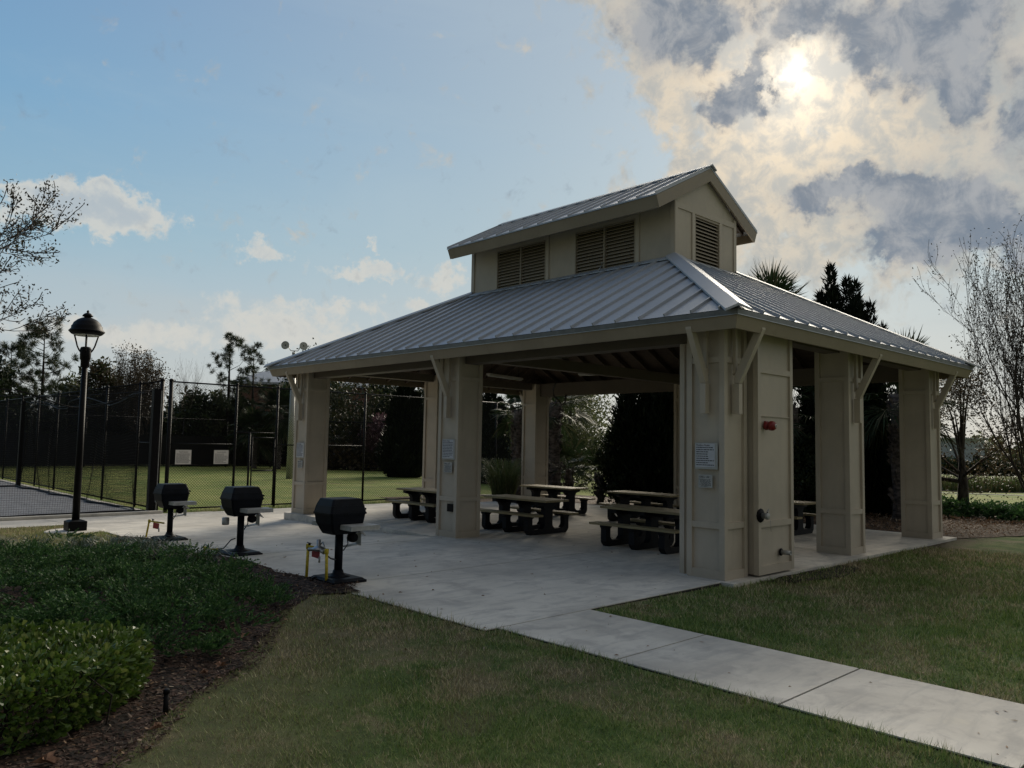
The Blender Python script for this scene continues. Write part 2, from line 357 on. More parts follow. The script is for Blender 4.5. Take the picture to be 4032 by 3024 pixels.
M = dict(
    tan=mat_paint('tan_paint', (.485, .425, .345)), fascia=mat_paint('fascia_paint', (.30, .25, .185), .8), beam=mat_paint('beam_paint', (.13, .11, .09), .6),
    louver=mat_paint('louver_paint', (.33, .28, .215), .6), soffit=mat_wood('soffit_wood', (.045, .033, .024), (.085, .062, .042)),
    roof=mat_metalroof(), conc=mat_concrete(), ground=mat_ground(), mulch=mat_mulch(),
    mulch2=mat_mulch('pine_straw', ((.03, .02, .012), (.14, .085, .05), (.30, .22, .15))),
    black=simple('black_metal', (.004, .004, .005), .5, 0, .2, spec=.12), fence=simple('black_vinyl', (.004, .004, .005), .55, .0, .2, spec=.2),
    grill=simple('grill_enamel', (.0045, .006, .010), .5, 0, .35, 9, spec=.14), galv=simple('galvanised', (.36, .37, .38), .42, .8, .15, 14), dullmetal=simple('dull_steel', (.40, .40, .39), .5, .4, .2, 12),
    yellow=simple('yellow_pipe', (.55, .42, .03), .5, 0, .3, 25), red=simple('red_enamel', (.20, .010, .012), .38, 0, .2, 20), redtag=simple('red_tag', (.42, .05, .05), .6, 0, .25, 30),
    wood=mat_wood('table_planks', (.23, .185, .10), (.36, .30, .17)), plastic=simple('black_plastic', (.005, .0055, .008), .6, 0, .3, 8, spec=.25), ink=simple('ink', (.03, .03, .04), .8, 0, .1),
    paper=simple('paper', (.52, .53, .56), .7, 0, .06, 8), placard=simple('placard', (.40, .40, .38), .6, 0, .08, 8), signwhite=simple('sign_white', (.58, .56, .53), .6, 0, .05),
    dripm=simple('drip_metal', (.17, .175, .18), .5, .5, .15, 5), joint=simple('joint_gap', (.02, .018, .016), .95, 0, .2), soil=simple('dry_soil', (.135, .105, .078), .95, 0, .4, 14, .1, .6), hose=simple('rubber_hose', (.06, .06, .06), .6), asphalt=simple('court_asphalt', (.16, .165, .18), .85, 0, .2, 3.0, .3, .4), glassy=simple('lamp_lens', (.55, .56, .54), .25, 0, .05),
)
# ---------------------------------------------------------------- pavilion
W_, L_, CW = 9.23, 13.1, .655          # plan size and column width
pav = thing('picnic_pavilion', 'large tan open picnic pavilion with ribbed metal hip roof and louvered cupola', 'pavilion', (W_/2, L_/2, 0))
def slopez(y):                           # the outer paving drops gently towards the fence
    pts = [(-9999, 0), (6.5, 0), (9.5, -.14), (12.5, -.165), (18, -.33), (9999, -.33)]
    for (a, za), (b, zb) in zip(pts, pts[1:]):
        if a <= y <= b: return za+(zb-za)*(y-a)/(b-a)
def column(x0, y0, zb=0.0, top=3.98):
    x1, y1 = x0+CW, y0+CW; m = MB(); i = .042; s = .09
    m.box(x0+i, y0+i, zb, x1-i, y1-i, top)
    for a, b in ((x0, y0), (x1-s, y0), (x0, y1-s), (x1-s, y1-s)): m.box(a, b, zb+.002, a+s, b+s, top-.002)
    for z0, z1 in ((zb+.001, .13), (.745, .835), (3.235, 3.325)):
        for (a0, b0, a1, b1) in ((x0+s, y0+.006, x1-s, y0+i+.004), (x0+s, y1-i-.004, x1-s, y1-.003), (x0+.006, y0+s, x0+i+.004, y1-s), (x1-i-.004, y0+s, x1-.003, y1-s)):
            m.box(a0, b0, z0, a1, b1, z1)
    c = m.build('column', M['tan'], pav)
    return c
def brace(col, P, N):                    # P: point on the face (x,y), N: outward normal
    m = MB(); P = Vector((P[0], P[1], 0)); N = Vector(N); T = Vector((0,0,1)).cross(N); w = .047
    def q(n, z): return P+N*n+Vector((0,0,z))
    def slab(pts):
        A = [q(n, z)-T*w for n, z in pts]; B = [q(n, z)+T*w for n, z in pts]; k = len(pts)
        m.add(A+B, [tuple(range(k)), tuple(range(k, 2*k))[::-1]]+[(i, i+k, (i+1) % k+k, (i+1) % k) for i in range(k)])
    slab([(0, 2.46), (.115, 2.46), (.115, 2.915), (0, 2.915)])
    slab([(.03, 2.922), (.115, 2.922), (.155, 3.0), (.50, 3.70), (.50, 3.86), (.40, 3.74), (.03, 3.03)])
    mm = MB(); w2 = .03
    for sgn in (0,): 
        A = [q(.0, 3.05)-T*w2, q(.05, 3.10)-T*w2, q(.05, 4.0)-T*w2, q(0, 4.0)-T*w2]; B = [p+T*w2*2 for p in A]
        m.add(A+B, [(0,1,2,3), (7,6,5,4), (0,4,5,1), (1,5,6,2), (2,6,7,3), (3,7,4,0)])
    m.build('brace', M['tan'], col)
cols = {}
X3, Y1, Y2, X4 = 4.334, 6.197, 12.447, W_-CW
for nm, x, y, zb, br in [('a', 0, 0, 0, 'WS'), ('b', 0, Y1, 0, 'W'), ('c', 0, Y2, -.17, 'WN'), ('d', X3, 0, 0, 'S'), ('e', X4, 0, 0, 'SE'), ('f', X3, Y2, 0, 'N'), ('g', X4, Y2, 0, 'NE'), ('h', X4, Y1, 0, 'E')]:
    c = column(x, y, zb); cols[nm] = c
    for ch in br:
        if ch == 'W': brace(c, (x, y+.30), (-1,0,0))
        if ch == 'E': brace(c, (x+CW, y+.33), (1,0,0))
        if ch == 'S': brace(c, (x+.27, y), (0,-1,0))
        if ch == 'N': brace(c, (x+.35, y+CW), (0,1,0))
# small dark outlet box low on the middle column
MB().box(-.012, 6.29, .53, .02, 6.48, .69).build('outlet_cover', M['black'], cols['b'])
# service enclosure beside the near corner column
m = MB(); sx0, sx1, sy0, sy1 = .68, 1.80, -.17, .62; i = .036; s = .085
m.box(sx0+i, sy0+i, .03, sx1-i, sy1, 3.97)
for a in (sx0, sx1-s): m.box(a, sy0, .032, a+s, sy0+s, 3.968)
for z0, z1 in ((.031, .16), (.745, .835), (3.12, 3.21)): m.box(sx0+s, sy0+.003, z0, sx1-s, sy0+i+.004, z1)
m.box(sx0+s, sy0+.012, 2.445, sx1-s, sy0+i+.002, 2.457)
m.box(sx1-i-.004, sy0+s, .031, sx1-.003, sy1-.01, .16)
m.build('service_panel', M['tan'], pav)
m = MB(); m.box(.14, CW+.002, 0, .50, .86, 3.58); m.box(.11, .775, .001, .52, .862, 3.57)
m.build('wing_wall', M['tan'], pav)
# perimeter beams
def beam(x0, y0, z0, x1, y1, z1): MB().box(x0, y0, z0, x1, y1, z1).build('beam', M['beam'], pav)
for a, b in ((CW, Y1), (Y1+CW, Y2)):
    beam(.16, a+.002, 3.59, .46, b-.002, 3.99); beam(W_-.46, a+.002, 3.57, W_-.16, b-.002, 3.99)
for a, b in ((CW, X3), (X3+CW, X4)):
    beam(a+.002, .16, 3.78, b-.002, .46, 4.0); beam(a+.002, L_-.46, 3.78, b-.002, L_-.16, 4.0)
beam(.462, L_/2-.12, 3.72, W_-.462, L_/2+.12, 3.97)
# roof geometry
EO = .56; ez = 3.915
CX0, CX1, CY0, CY1 = 3.40, 5.83, 3.25, 9.83; cz = 5.97
ex0, ex1, ey0, ey1 = -EO, W_+EO, -EO, L_+EO
E4 = [Vector((ex0,ey0,ez)), Vector((ex1,ey0,ez)), Vector((ex1,ey1,ez)), Vector((ex0,ey1,ez))]
T4 = [Vector((CX0,CY0,cz)), Vector((CX1,CY0,cz)), Vector((CX1,CY1,cz)), Vector((CX0,CY1,cz))]
m = MB(); th = Vector((0,0,-.03))
for i in range(4):
    j = (i+1) % 4; m.add([E4[i], E4[j], T4[j], T4[i]], [(0,1,2,3)])
# standing seams on each slope
def seams(i, start, step, mm):
    j = (i+1) % 4; A, B, TA, TB = E4[i], E4[j], T4[i], T4[j]
    d = (B-A); ln = d.length; d.normalize(); inn = Vector((0,0,1)).cross(d)
    runA = (TA-A).dot(inn); sa = (TA-A).dot(d); sb = (TB-A).dot(d); rise = cz-ez
    nrm = d.cross((inn*runA+Vector((0,0,rise))).normalized()); nrm.normalize()
    if nrm.z < 0: nrm = -nrm
    t = start
    while t < ln-.12:
        if t < sa: r = runA*t/sa
        elif t > sb: r = runA*(ln-t)/(ln-sb)
        else: r = runA
        r1 = r-.16 if (t < sa or t > sb) else r-.06
        if r1 > .1:
            p0 = A+d*t+inn*.01+Vector((0,0,rise*.01/runA)); p1 = A+d*t+inn*r1+Vector((0,0,rise*r1/runA))
            mm.bar(p0+nrm*.023, p1+nrm*.023, .024, .048, nrm)
        t += step
seams(3, .17, .474, m); seams(0, .25, .474, m); seams(1, .17, .474, m); seams(2, .25, .474, m)
roof = m.build('roof', M['roof'], pav)
# hip caps
for i in range(4):
    A, B = E4[i], T4[i]; d = (B-A).normalized(); out = Vector((A.x-W_/2, A.y-L_/2, 0)); hz = Vector((d.x, d.y, 0)).normalized()
    sd = Vector((0,0,1)).cross(hz)
    def wing(sgn, w, lift):
        # lies on the neighbouring slope
        s0 = sd*sgn; 
        k = -(cz-ez)/abs(3.96) * abs(s0.x if False else 0.7071)
        return s0*w+Vector((0,0,k*w*1.0+lift))
    a0, b0 = A-hz*.06+Vector((0,0,.045-.03)), B+Vector((0,0,.055))
    m = MB(); L1, R1 = wing(-1, .19, .03), wing(1, .19, .03); up = Vector((0,0,.045))
    P = [a0+L1, a0+up, a0+R1, b0+L1, b0+up, b0+R1]; Q = [p-Vector((0,0,.035)) for p in P]
    m.add(P+Q, [(0,1,4,3), (1,2,5,4), (6,9,10,7), (7,10,11,8), (0,6,7,1), (1,7,8,2), (0,3,9,6), (2,8,11,5), (3,4,10,9), (4,5,11,10)])
    m.build('hip_cap', M['roof'], roof)
# drip edge and fascia (the boards are cut square to the slope and lean outwards at the top)
def ring(name, mat, o0, z0, o1, z1, t, parent):
    for i in range(4):
        m = MB(); j = (i+1) % 4
        def cor(k, o, z):
            sx = -1 if k in (0, 3) else 1; sy = -1 if k in (0, 1) else 1
            return Vector(((0 if sx < 0 else W_)+sx*o, (0 if sy < 0 else L_)+sy*o, z))
        m.hexa([cor(i, o0, z0), cor(j, o0, z0), cor(j, o0-t, z0), cor(i, o0-t, z0), cor(i, o1, z1), cor(j, o1, z1), cor(j, o1-t, z1), cor(i, o1-t, z1)])
        m.build(name, mat, parent)
ring('fascia_board', M['fascia'], .467, 3.647, .535, 3.826, .035, pav)
ring('drip_edge', M['dripm'], .548, 3.836, .556, 3.908, .05, pav)
ring('drip_edge', M['galv'], .562, 3.825, .562, 3.834, .04, pav)
# soffit (underside of the roof deck) and rafters
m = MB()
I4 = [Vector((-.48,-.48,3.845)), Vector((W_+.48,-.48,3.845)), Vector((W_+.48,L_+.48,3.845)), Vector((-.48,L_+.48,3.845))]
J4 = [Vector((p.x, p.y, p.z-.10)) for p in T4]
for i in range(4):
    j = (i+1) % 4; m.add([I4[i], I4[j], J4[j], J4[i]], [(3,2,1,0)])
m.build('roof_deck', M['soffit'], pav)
slope = (cz-.1-3.845)/(CX0+.48)
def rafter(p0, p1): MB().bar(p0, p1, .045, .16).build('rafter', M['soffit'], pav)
n = 21
for k in range(n):
    y = -.2+k*(L_+.4)/(n-1)
    r = CX0+.40
    if y < CY0: r = max(.25, (y+.48)*(CX0+.48)/(CY0+.48))
    if y > CY1: r = max(.25, (L_+.48-y)*(CX0+.48)/(L_+.48-CY1))
    r = min(r, CX0+.40)-.05
    for sgn in (0, 1):
        xa = -.44 if not sgn else W_+.44; xb = xa+r if not sgn else xa-r
        rafter((xa, y, 3.775+.02), (xb, y, 3.775+.02+slope*r))
n = 15
for k in range(n):
    x = -.2+k*(W_+.4)/(n-1)
    r = CY0+.40
    if x < CX0: r = (x+.48)*(CY0+.48)/(CX0+.48)
    if x > CX1: r = (W_+.48-x)*(CY0+.48)/(W_+.48-CX1)
    r = max(.25, min(r, CY0+.4)-.05); sl2 = (cz-.1-3.845)/(CY0+.48)
    for sgn in (0, 1):
        ya = -.44 if not sgn else L_+.44; yb = ya+r if not sgn else ya-r
        rafter((x, ya, 3.785+.02), (x, yb, 3.785+.02+sl2*r))
# ---- cupola
cup = MB(); t = .05
cz0, czt, rx, rz = 5.72, 7.30, (CX0+CX1)/2, 8.10
win = [(7.03, 8.82, 5.98, 7.0), (4.27, 6.06, 5.98, 7.0)]
# west and east walls with louver openings
for xw0, xw1 in ((CX0, CX0+t), (CX1-t, CX1)):
    segs = [(CY0, win[1][0]), (win[1][1], win[0][0]), (win[0][1], CY1)]
    for a, b in segs: cup.box(xw0, a, cz0, xw1, b, czt)
    for a, b, z0, z1 in win: cup.box(xw0, a, cz0, xw1, b, z0); cup.box(xw0, a, z1, xw1, b, czt)
sw = (4.13, 5.13, 5.98, 7.02)
for yw0, yw1 in ((CY0-.002, CY0+t), (CY1-t, CY1+.002)):
    cup.box(CX0+t, yw0, cz0, sw[0], yw1, sw[3]); cup.box(sw[1], yw0, cz0, CX1-t, yw1, sw[3]); cup.box(sw[0], yw0, cz0, sw[1], yw1, sw[2])
    cup.prism([(CX0+t, sw[3]), (CX1-t, sw[3]), (CX1-t, czt+.02), (rx, rz), (CX0+t, czt+.02)], (0, yw1, 0), (1,0,0), (0,0,1), 0, yw1-yw0)
cupw = cup.build('cupola_wall', M['tan'], pav)
tr = MB(); e = .028
for sgn, xf in ((-1, CX0), (1, CX1)):
    xa, xb = (xf-e, xf-.001) if sgn < 0 else (xf+.001, xf+e)
    for a, b in ((CY0-.02, CY0+.09), (CY1-.09, CY1+.02)): tr.box(xa, a, cz0+.2, xb, b, czt-.01)
    for a, b, z0, z1 in win:
        tr.box(xa, a-.10, cz0+.2, xb, a, z1+.10); tr.box(xa, b, cz0+.2, xb, b+.10, z1+.10); tr.box(xa, a, z1, xb, b, z1+.10)
for sgn, yf in ((-1, CY0-.002), (1, CY1+.002)):
    ya, yb = (yf-e, yf-.001) if sgn < 0 else (yf+.001, yf+e)
    tr.box(CX0-.016, ya, cz0+.2, CX0+.09, yb, 7.05); tr.box(CX1-.09, ya, cz0+.2, CX1+.016, yb, 7.25)
    tr.box(CX0-.016, ya+.001, 7.052, CX1-.092, yb-.001, 7.18)
    tr.box(sw[0]-.10, ya, cz0+.2, sw[0], yb, 7.05); tr.box(sw[1], ya, cz0+.2, sw[1]+.10, yb, 7.05)
tr.build('trim', M['tan'], cupw)
def louver(axis, face, a, b, z0, z1, sgn, mull):
    m = MB(); n = 13; h = (z1-z0)/n
    for k in range(n):
        za = z0+k*h; 
        if axis == 'x':
            o, i_ = face+sgn*.012, face-sgn*.075
            m.hexa([(min(o,i_),a+.02,za+(0 if o<i_ else .075)),(max(o,i_),a+.02,za+(.075 if o<i_ else 0)),(max(o,i_),b-.02,za+(.075 if o<i_ else 0)),(min(o,i_),b-.02,za+(0 if o<i_ else .075)),
                    (min(o,i_),a+.02,za+(0 if o<i_ else .075)+.014),(max(o,i_),a+.02,za+(.075 if o<i_ else 0)+.014),(max(o,i_),b-.02,za+(.075 if o<i_ else 0)+.014),(min(o,i_),b-.02,za+(0 if o<i_ else .075)+.014)])
        else:
            o, i_ = face+sgn*.012, face-sgn*.075
            y0_, y1_ = (o, i_) if o < i_ else (i_, o); zo, zi = (za, za+.075) if o < i_ else (za+.075, za)
            m.hexa([(a+.02,y0_,zo),(b-.02,y0_,zo),(b-.02,y1_,zi),(a+.02,y1_,zi),(a+.02,y0_,zo+.014),(b-.02,y0_,zo+.014),(b-.02,y1_,zi+.014),(a+.02,y1_,zi+.014)])
    lv = m.build('louver_vent', M['louver'], cupw)
    f = MB(); w = .03
    if axis == 'x':
        xa, xb = (face-.03, face+.05) if sgn < 0 else (face-.05, face+.03)
        f.box(xa, a, z0, xb, a+w, z1); f.box(xa, b-w, z0, xb, b, z1); f.box(xa, a+w, z1-w, xb, b-w, z1); f.box(xa, a+w, z0, xb, b-w, z0+.02)
        if mull: f.box(xa, (a+b)/2-.02, z0+.02, xb, (a+b)/2+.02, z1-w)
    else:
        ya, yb = (face-.03, face+.05) if sgn < 0 else (face-.05, face+.03)
        f.box(a, ya, z0, a+w, yb, z1); f.box(b-w, ya, z0, b, yb, z1); f.box(a+w, ya, z1-w, b-w, yb, z1); f.box(a+w, ya, z0, b-w, yb, z0+.02)
    f.build('vent_frame', M['louver'], lv)
for a, b, z0, z1 in win: louver('x', CX0, a, b, z0, z1, -1, True); louver('x', CX1, a, b, z0, z1, 1, True)
louver('y', CY0, sw[0], sw[1], sw[2], sw[3], -1, False); louver('y', CY1, sw[0], sw[1], sw[2], sw[3], 1, False)
# black box added behind the vents, its colour standing in for the attic's shade
m = MB(); m.box(CX0+.30, CY0+.30, 5.75, CX1-.30, CY1-.30, 7.35); m.build('attic_shade_box', M['plastic'], cupw)
# cupola gable roof
ry0, ry1 = 3.13, 9.95; exl, exr, zz = 2.575, 6.655, 7.13; rtop = 8.21
m = MB(); tk = Vector((0,0,-.035))
for xe in (exl, exr):
    P = [Vector((xe, ry0, zz)), Vector((xe, ry1, zz)), Vector((rx, ry1, rtop)), Vector((rx, ry0, rtop))]
    if xe > rx: P = P[::-1]
    m.hexa([p+tk for p in P[::-1]] + P[::-1]) if False else m.add(P+[p+tk for p in P], [(0,3,2,1), (4,5,6,7), (0,1,5,4), (1,2,6,5), (2,3,7,6), (3,0,4,7)])
    y = ry0+.02
    while y < ry1+.01:
        p0 = Vector((xe, y, zz)); p1 = Vector((rx, y, rtop)); d = (p1-p0).normalized(); nn = Vector((-d.z, 0, d.x)) if xe < rx else Vector((d.z, 0, -d.x))
        if nn.z < 0: nn = -nn
        m.bar(p0+d*.01+nn*.02, p1-d*.1+nn*.02, .024, .04, nn); y += (ry1-ry0-.04)/14
croof = m.build('cupola_roof', M['roof'], pav)
m = MB(); w = .17; k = (rtop-zz)/(rx-exl)
P = [Vector((rx-w, ry0-.05, rtop-k*w+.05)), Vector((rx, ry0-.05, rtop+.055)), Vector((rx+w, ry0-.05, rtop-k*w+.05))]
Q = [Vector((p.x, ry1+.05, p.z)) for p in P]; D = Vector((0,0,-.03))
m.add(P+Q+[p+D for p in P+Q], [(0,1,4,3), (1,2,5,4), (6,9,10,7), (7,10,11,8), (0,6,7,1), (1,7,8,2), (3,4,10,9), (4,5,11,10), (0,3,9,6), (2,8,11,5)])
m.build('ridge_cap', M['roof'], croof)
# cupola fascia: eaves and rakes
sl = Vector((rx-exl, 0, rtop-zz)).normalized(); perp = Vector((sl.z, 0, -sl.x))
for sg in (-1, 1):
    s_ = Vector((sl.x*-sg, 0, sl.z)); pr_ = Vector((-sg*perp.x, 0, perp.z))
    xe = exl+.02 if sg < 0 else exr-.02
    top = Vector((xe, 0, zz-.035)); bot = top+Vector((-sg*.10, 0, -.235)); th2 = Vector((-sg*.035, 0, .0))
    m = MB(); m.add([Vector((p.x, yy, p.z)) for yy in (ry0+.045, ry1-.045) for p in (bot, bot+th2, top+th2, top)], [(0,1,2,3), (7,6,5,4), (0,4,5,1), (1,5,6,2), (2,6,7,3), (3,7,4,0)])
    m.build('fascia_board', M['fascia'], croof)
    for ya, yb in ((ry0+.005, ry0+.043), (ry1-.043, ry1-.005)):
        apx = Vector((rx, 0, rtop-.04)); ap2 = Vector((rx, 0, rtop-.04-.29))
        m = MB(); m.add([Vector((p.x, yy, p.z)) for yy in (ya, yb) for p in (bot+Vector((0,0,-.003)), ap2, apx, top)], [(0,1,2,3), (7,6,5,4), (0,4,5,1), (1,5,6,2), (2,6,7,3), (3,7,4,0)])
        m.build('rake_board', M['fascia'], croof)
    # soffit boards under the cupola eaves
    m = MB(); xa, xb = (exl+.16, CX0-.02) if sg < 0 else (CX1+.02, exr-.16)
    za = lambda x: zz-.05+(rtop-zz)/(rx-exl)*((x-exl) if sg < 0 else (exr-x))
    m.hexa([(xa, ry0+.05, za(xa)-.02), (xb, ry0+.05, za(xb)-.02), (xb, ry1-.05, za(xb)-.02), (xa, ry1-.05, za(xa)-.02), (xa, ry0+.05, za(xa)), (xb, ry0+.05, za(xb)), (xb, ry1-.05, za(xb)), (xa, ry1-.05, za(xa))])
    m.build('soffit_board', M['soffit'], croof)
    for k2 in range(9):
        y = ry0+.3+k2*(ry1-ry0-.6)/8
        MB().bar((xa-.02*sg*-1, y, za(xa)-.07), (xb, y, za(xb)-.07), .04, .09).build('rafter', M['soffit'], croof)
# flashing round the cupola foot
for (a0, b0, a1, b1) in ((CX0-.05, CY0-.05, CX0-.02, CY1+.05), (CX1+.02, CY0-.05, CX1+.05, CY1+.05), (CX0-.02, CY0-.05, CX1+.02, CY0-.022), (CX0-.02, CY1+.022, CX1+.02, CY1+.05)):
    m = MB(); m.box(a0, b0, 5.80, a1, b1, 5.985); g = .02
    m.box(a0-g, b0-g, 5.90, a1+g, b1+g, 5.915)
    m.build('flashing', M['galv'], cupw)
for (p, q) in (((CX0-.26, CY0-.26, 5.845), (CX0-.26, CY1+.26, 5.845)), ((CX0-.26, CY0-.26, 5.845), (CX1+.26, CY0-.26, 5.845))):
    m = MB()
    if p[0] == q[0]: m.hexa([(p[0], p[1]+.25, 5.862), (CX0-.05, CY0-.05, 5.972), (CX0-.05, CY1+.05, 5.972), (p[0], q[1]-.25, 5.862), (p[0], p[1]+.25, 5.88), (CX0-.05, CY0-.05, 5.99), (CX0-.05, CY1+.05, 5.99), (p[0], q[1]-.25, 5.88)])
    else: m.hexa([(p[0]+.25, p[1], 5.855), (q[0]-.25, p[1], 5.855), (CX1+.05, CY0-.05, 5.972), (CX0-.05, CY0-.05, 5.972), (p[0]+.25, p[1], 5.873), (q[0]-.25, p[1], 5.873), (CX1+.05, CY0-.05, 5.99), (CX0-.05, CY0-.05, 5.99)])
    m.build('flashing', M['roof'], cupw)
m = MB(); m.tube([(CX0-.06, 5.15, 6.12), (CX0-.10, 5.15, 6.10), (CX0-.16, 5.17, 5.98), (CX0-.20, 5.18, 5.92)], .012, 6); m.build('conduit', M['galv'], cupw)
# ---------------------------------------------------------------- ground, paving
def gz(x, y):
    k = min(1, max(0, (x+2.6)/3.0)); z = slopez(y)-.022-.033*k*k*(3-2*k)
    if x > 12: z -= .9*min(1, max(0, (x-12)/70.0))
    return z
def axis_pts(lo, hi, fine0, fine1, st):
    a = [lo]; x = lo
    pts = list(np.arange(fine0, fine1+.001, st))
    left = []; d = st; x = fine0
    while x > lo: d *= 1.25; x -= d; left.append(max(x, lo))
    right = []; d = st; x = fine1
    while x < hi: d *= 1.25; x += d; right.append(min(x, hi))
    return left[::-1]+pts+right
gx = axis_pts(-400, 900, -14, 14, .5); gy = axis_pts(-400, 900, -12, 24, .5)
V = []; rngg = np.random.default_rng(5)
for y in gy:
    for x in gx:
        z = gz(x, y)
        if not (-5.2 < x < 10.2 and -5 < y < 18): z += rngg.uniform(-.012, .012)
        V.append((x, y, z))
nx = len(gx); F = [(j*nx+i, j*nx+i+1, (j+1)*nx+i+1, (j+1)*nx+i) for j in range(len(gy)-1) for i in range(nx-1)]
tag(np_mesh('ground', V, F, M['ground'], smooth=True, k=4), kind='structure')
G = .010
def panel(m, x0, x1, y0, y1, zf, th=.12):   # a slab panel that follows the fall of the paving
    ys = [y0+G]+[b for b in (6.5, 9.5, 12.5, 18) if y0+G < b < y1-G]+[y1-G]
    for a, b in zip(ys, ys[1:]):
        m.hexa([(x0+G, a, zf(a)-th), (x1-G, a, zf(a)-th), (x1-G, b, zf(b)-th), (x0+G, b, zf(b)-th), (x0+G, a, zf(a)), (x1-G, a, zf(a)), (x1-G, b, zf(b)), (x0+G, b, zf(b))])
flat = lambda y: 0.0
jm = MB(); G = .001
panel(jm, -.098, 9.47, -.195, 13.27, lambda y: -.010); panel(jm, -4.715, -.125, -.015, 18.04, lambda y: slopez(y)-.010); panel(jm, -.09, 6.97, 13.32, 17.89, lambda y: slopez(y)-.012); panel(jm, -4.535, -3.045, -16, -.02, lambda y: -.010); panel(jm, -34, -4.725, 15.455, 18.04, lambda y: slopez(y)-.010)
tag(jm.build('joint_filler', M['joint']), kind='structure'); G = .010
m = MB()
for a, b in ((-.10, 3.23), (3.23, 6.45), (6.45, 9.67), (9.67, 13.3)):
    for c, d in ((-.12, 4.6), (4.6, 9.5)): panel(m, c, d, a if a > 0 else -.22, b, flat, .18)
tag(m.build('pavilion_floor', M['conc']), kind='structure')
m = MB()
for a, b in ((-.02, 3.23), (3.23, 6.45), (6.45, 9.67), (9.67, 12.9), (12.9, 15.4), (15.4, 18.05)): panel(m, -4.72, -.12, a, b, slopez)
for c, d in ((-.12, 3.4), (3.4, 7.0)): panel(m, c, d, 13.3, 15.4, slopez); panel(m, c, d, 15.4, 17.9, slopez)
x = -4.72
while x > -34: panel(m, x-2.6, x, 15.45, 18.05, slopez); x -= 2.6
tag(m.build('pavement', M['conc']), kind='structure')
m = MB(); y = -.02
mjoin = MB()
while y > -16: panel(m, -4.54, -3.04, y-1.6, y, flat, .10); y -= 1.6
tag(m.build('path', M['conc']), kind='structure')
# kerb along the batting-cage edge and beside the fence
m = MB(); m.box(-34, 18.06, -.5, -1.55, 18.26, -.25); m.build('kerb', M['conc'])['kind'] = 'structure'
m = MB(); m.box(-2.05, 18.27, -.5, -1.85, 46, -.27); m.build('kerb', M['conc'])['kind'] = 'structure'
m = MB(); m.box(-14, 18.27, -.5, -2.06, 46, -.30); m.build('court', M['asphalt'])['kind'] = 'structure'
# mulch beds laid over the soil with ragged edges
def bed(name, poly, zf, mat, seed, dens=.22, lift=.012):
    rg = random.Random(seed); pts = []
    n = len(poly)
    for i in range(n):
        a, b = Vector((*poly[i], 0)), Vector((*poly[(i+1) % n], 0)); L = (b-a).length; k = max(1, int(L/dens))
        for q in range(k):
            p = a.lerp(b, q/k); pts.append((p.x+rg.uniform(-.06, .06), p.y+rg.uniform(-.06, .06)))
    # sheet: triangulate through tessellation, then drape
    from mathutils.geometry import delaunay_2d_cdt
    xs = [p[0] for p in pts]; ys = [p[1] for p in pts]
    inner = []
    st = max(.35, (max(xs)-min(xs)+max(ys)-min(ys))/60)
    x = min(xs)
    while x < max(xs):
        y = min(ys)
        while y < max(ys): inner.append((x+rg.uniform(-.1, .1), y+rg.uniform(-.1, .1))); y += st
        x += st
    nb = len(pts)
    r = delaunay_2d_cdt([Vector(p) for p in pts+inner], [(i, (i+1) % nb) for i in range(nb)], [list(range(nb))], 1, 1e-5)
    vs = [(p.x, p.y, zf(p.x, p.y)+lift+rg.uniform(0, .012)) for p in r[0]]
    m = MB(); m.add(vs, [tuple(f) for f in r[2]], True)
    return tag(m.build(name, mat), kind='structure')
bed_a = [(-4.50, 3.0), (-4.62, 2.55), (-5.15, 2.85), (-5.95, 2.08), (-6.65, 1.12), (-7.22, .40), (-7.82, -.06), (-8.12, -.42), (-8.45, -.85), (-9.4, -1.6), (-12, -1.6), (-13, 3), (-12, 12.2), (-7.6, 12.0), (-6.4, 10.6), (-5.75, 9.0), (-5.45, 7.6), (-5.25, 6.9), (-5.0, 7.6), (-4.78, 7.5), (-4.62, 6.9), (-4.66, 5.6), (-4.70, 4.6), (-4.60, 3.95), (-4.47, 3.72), (-4.52, 3.35)]
def zbed(x, y):
    z = gz(x, y)
    if x > -5.1: z = max(z, slopez(y)-.05+.05*min(1, max(0, (x+5.1)/.4)))
    return z
bed('mulch_bed', bed_a, zbed, M['mulch'], 3)
bed('mulch_bed', [(-4.38, 9.75), (-4.62, 9.85), (-4.95, 10.5), (-5.0, 11.2), (-4.7, 11.6), (-4.55, 11.1), (-4.45, 10.6)], zbed, M['mulch'], 4)
bed('mulch_bed', [(9.51, -.15), (11.5, -.9), (15.5, -1.6), (21.0, 1.0), (19.5, 5), (17.5, 20), (8.2, 21), (7.1, 13.4), (9.5, 13.3)], gz, M['mulch2'], 5, .4)
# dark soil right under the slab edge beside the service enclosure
bed('dark_soil', [(.6, -.23), (1.0, -.62), (2.2, -.85), (3.4, -.55), (3.2, -.24)], gz, mat_mulch('dark_soil', ((.008, .006, .005), (.022, .016, .012), (.05, .035, .028))), 6)
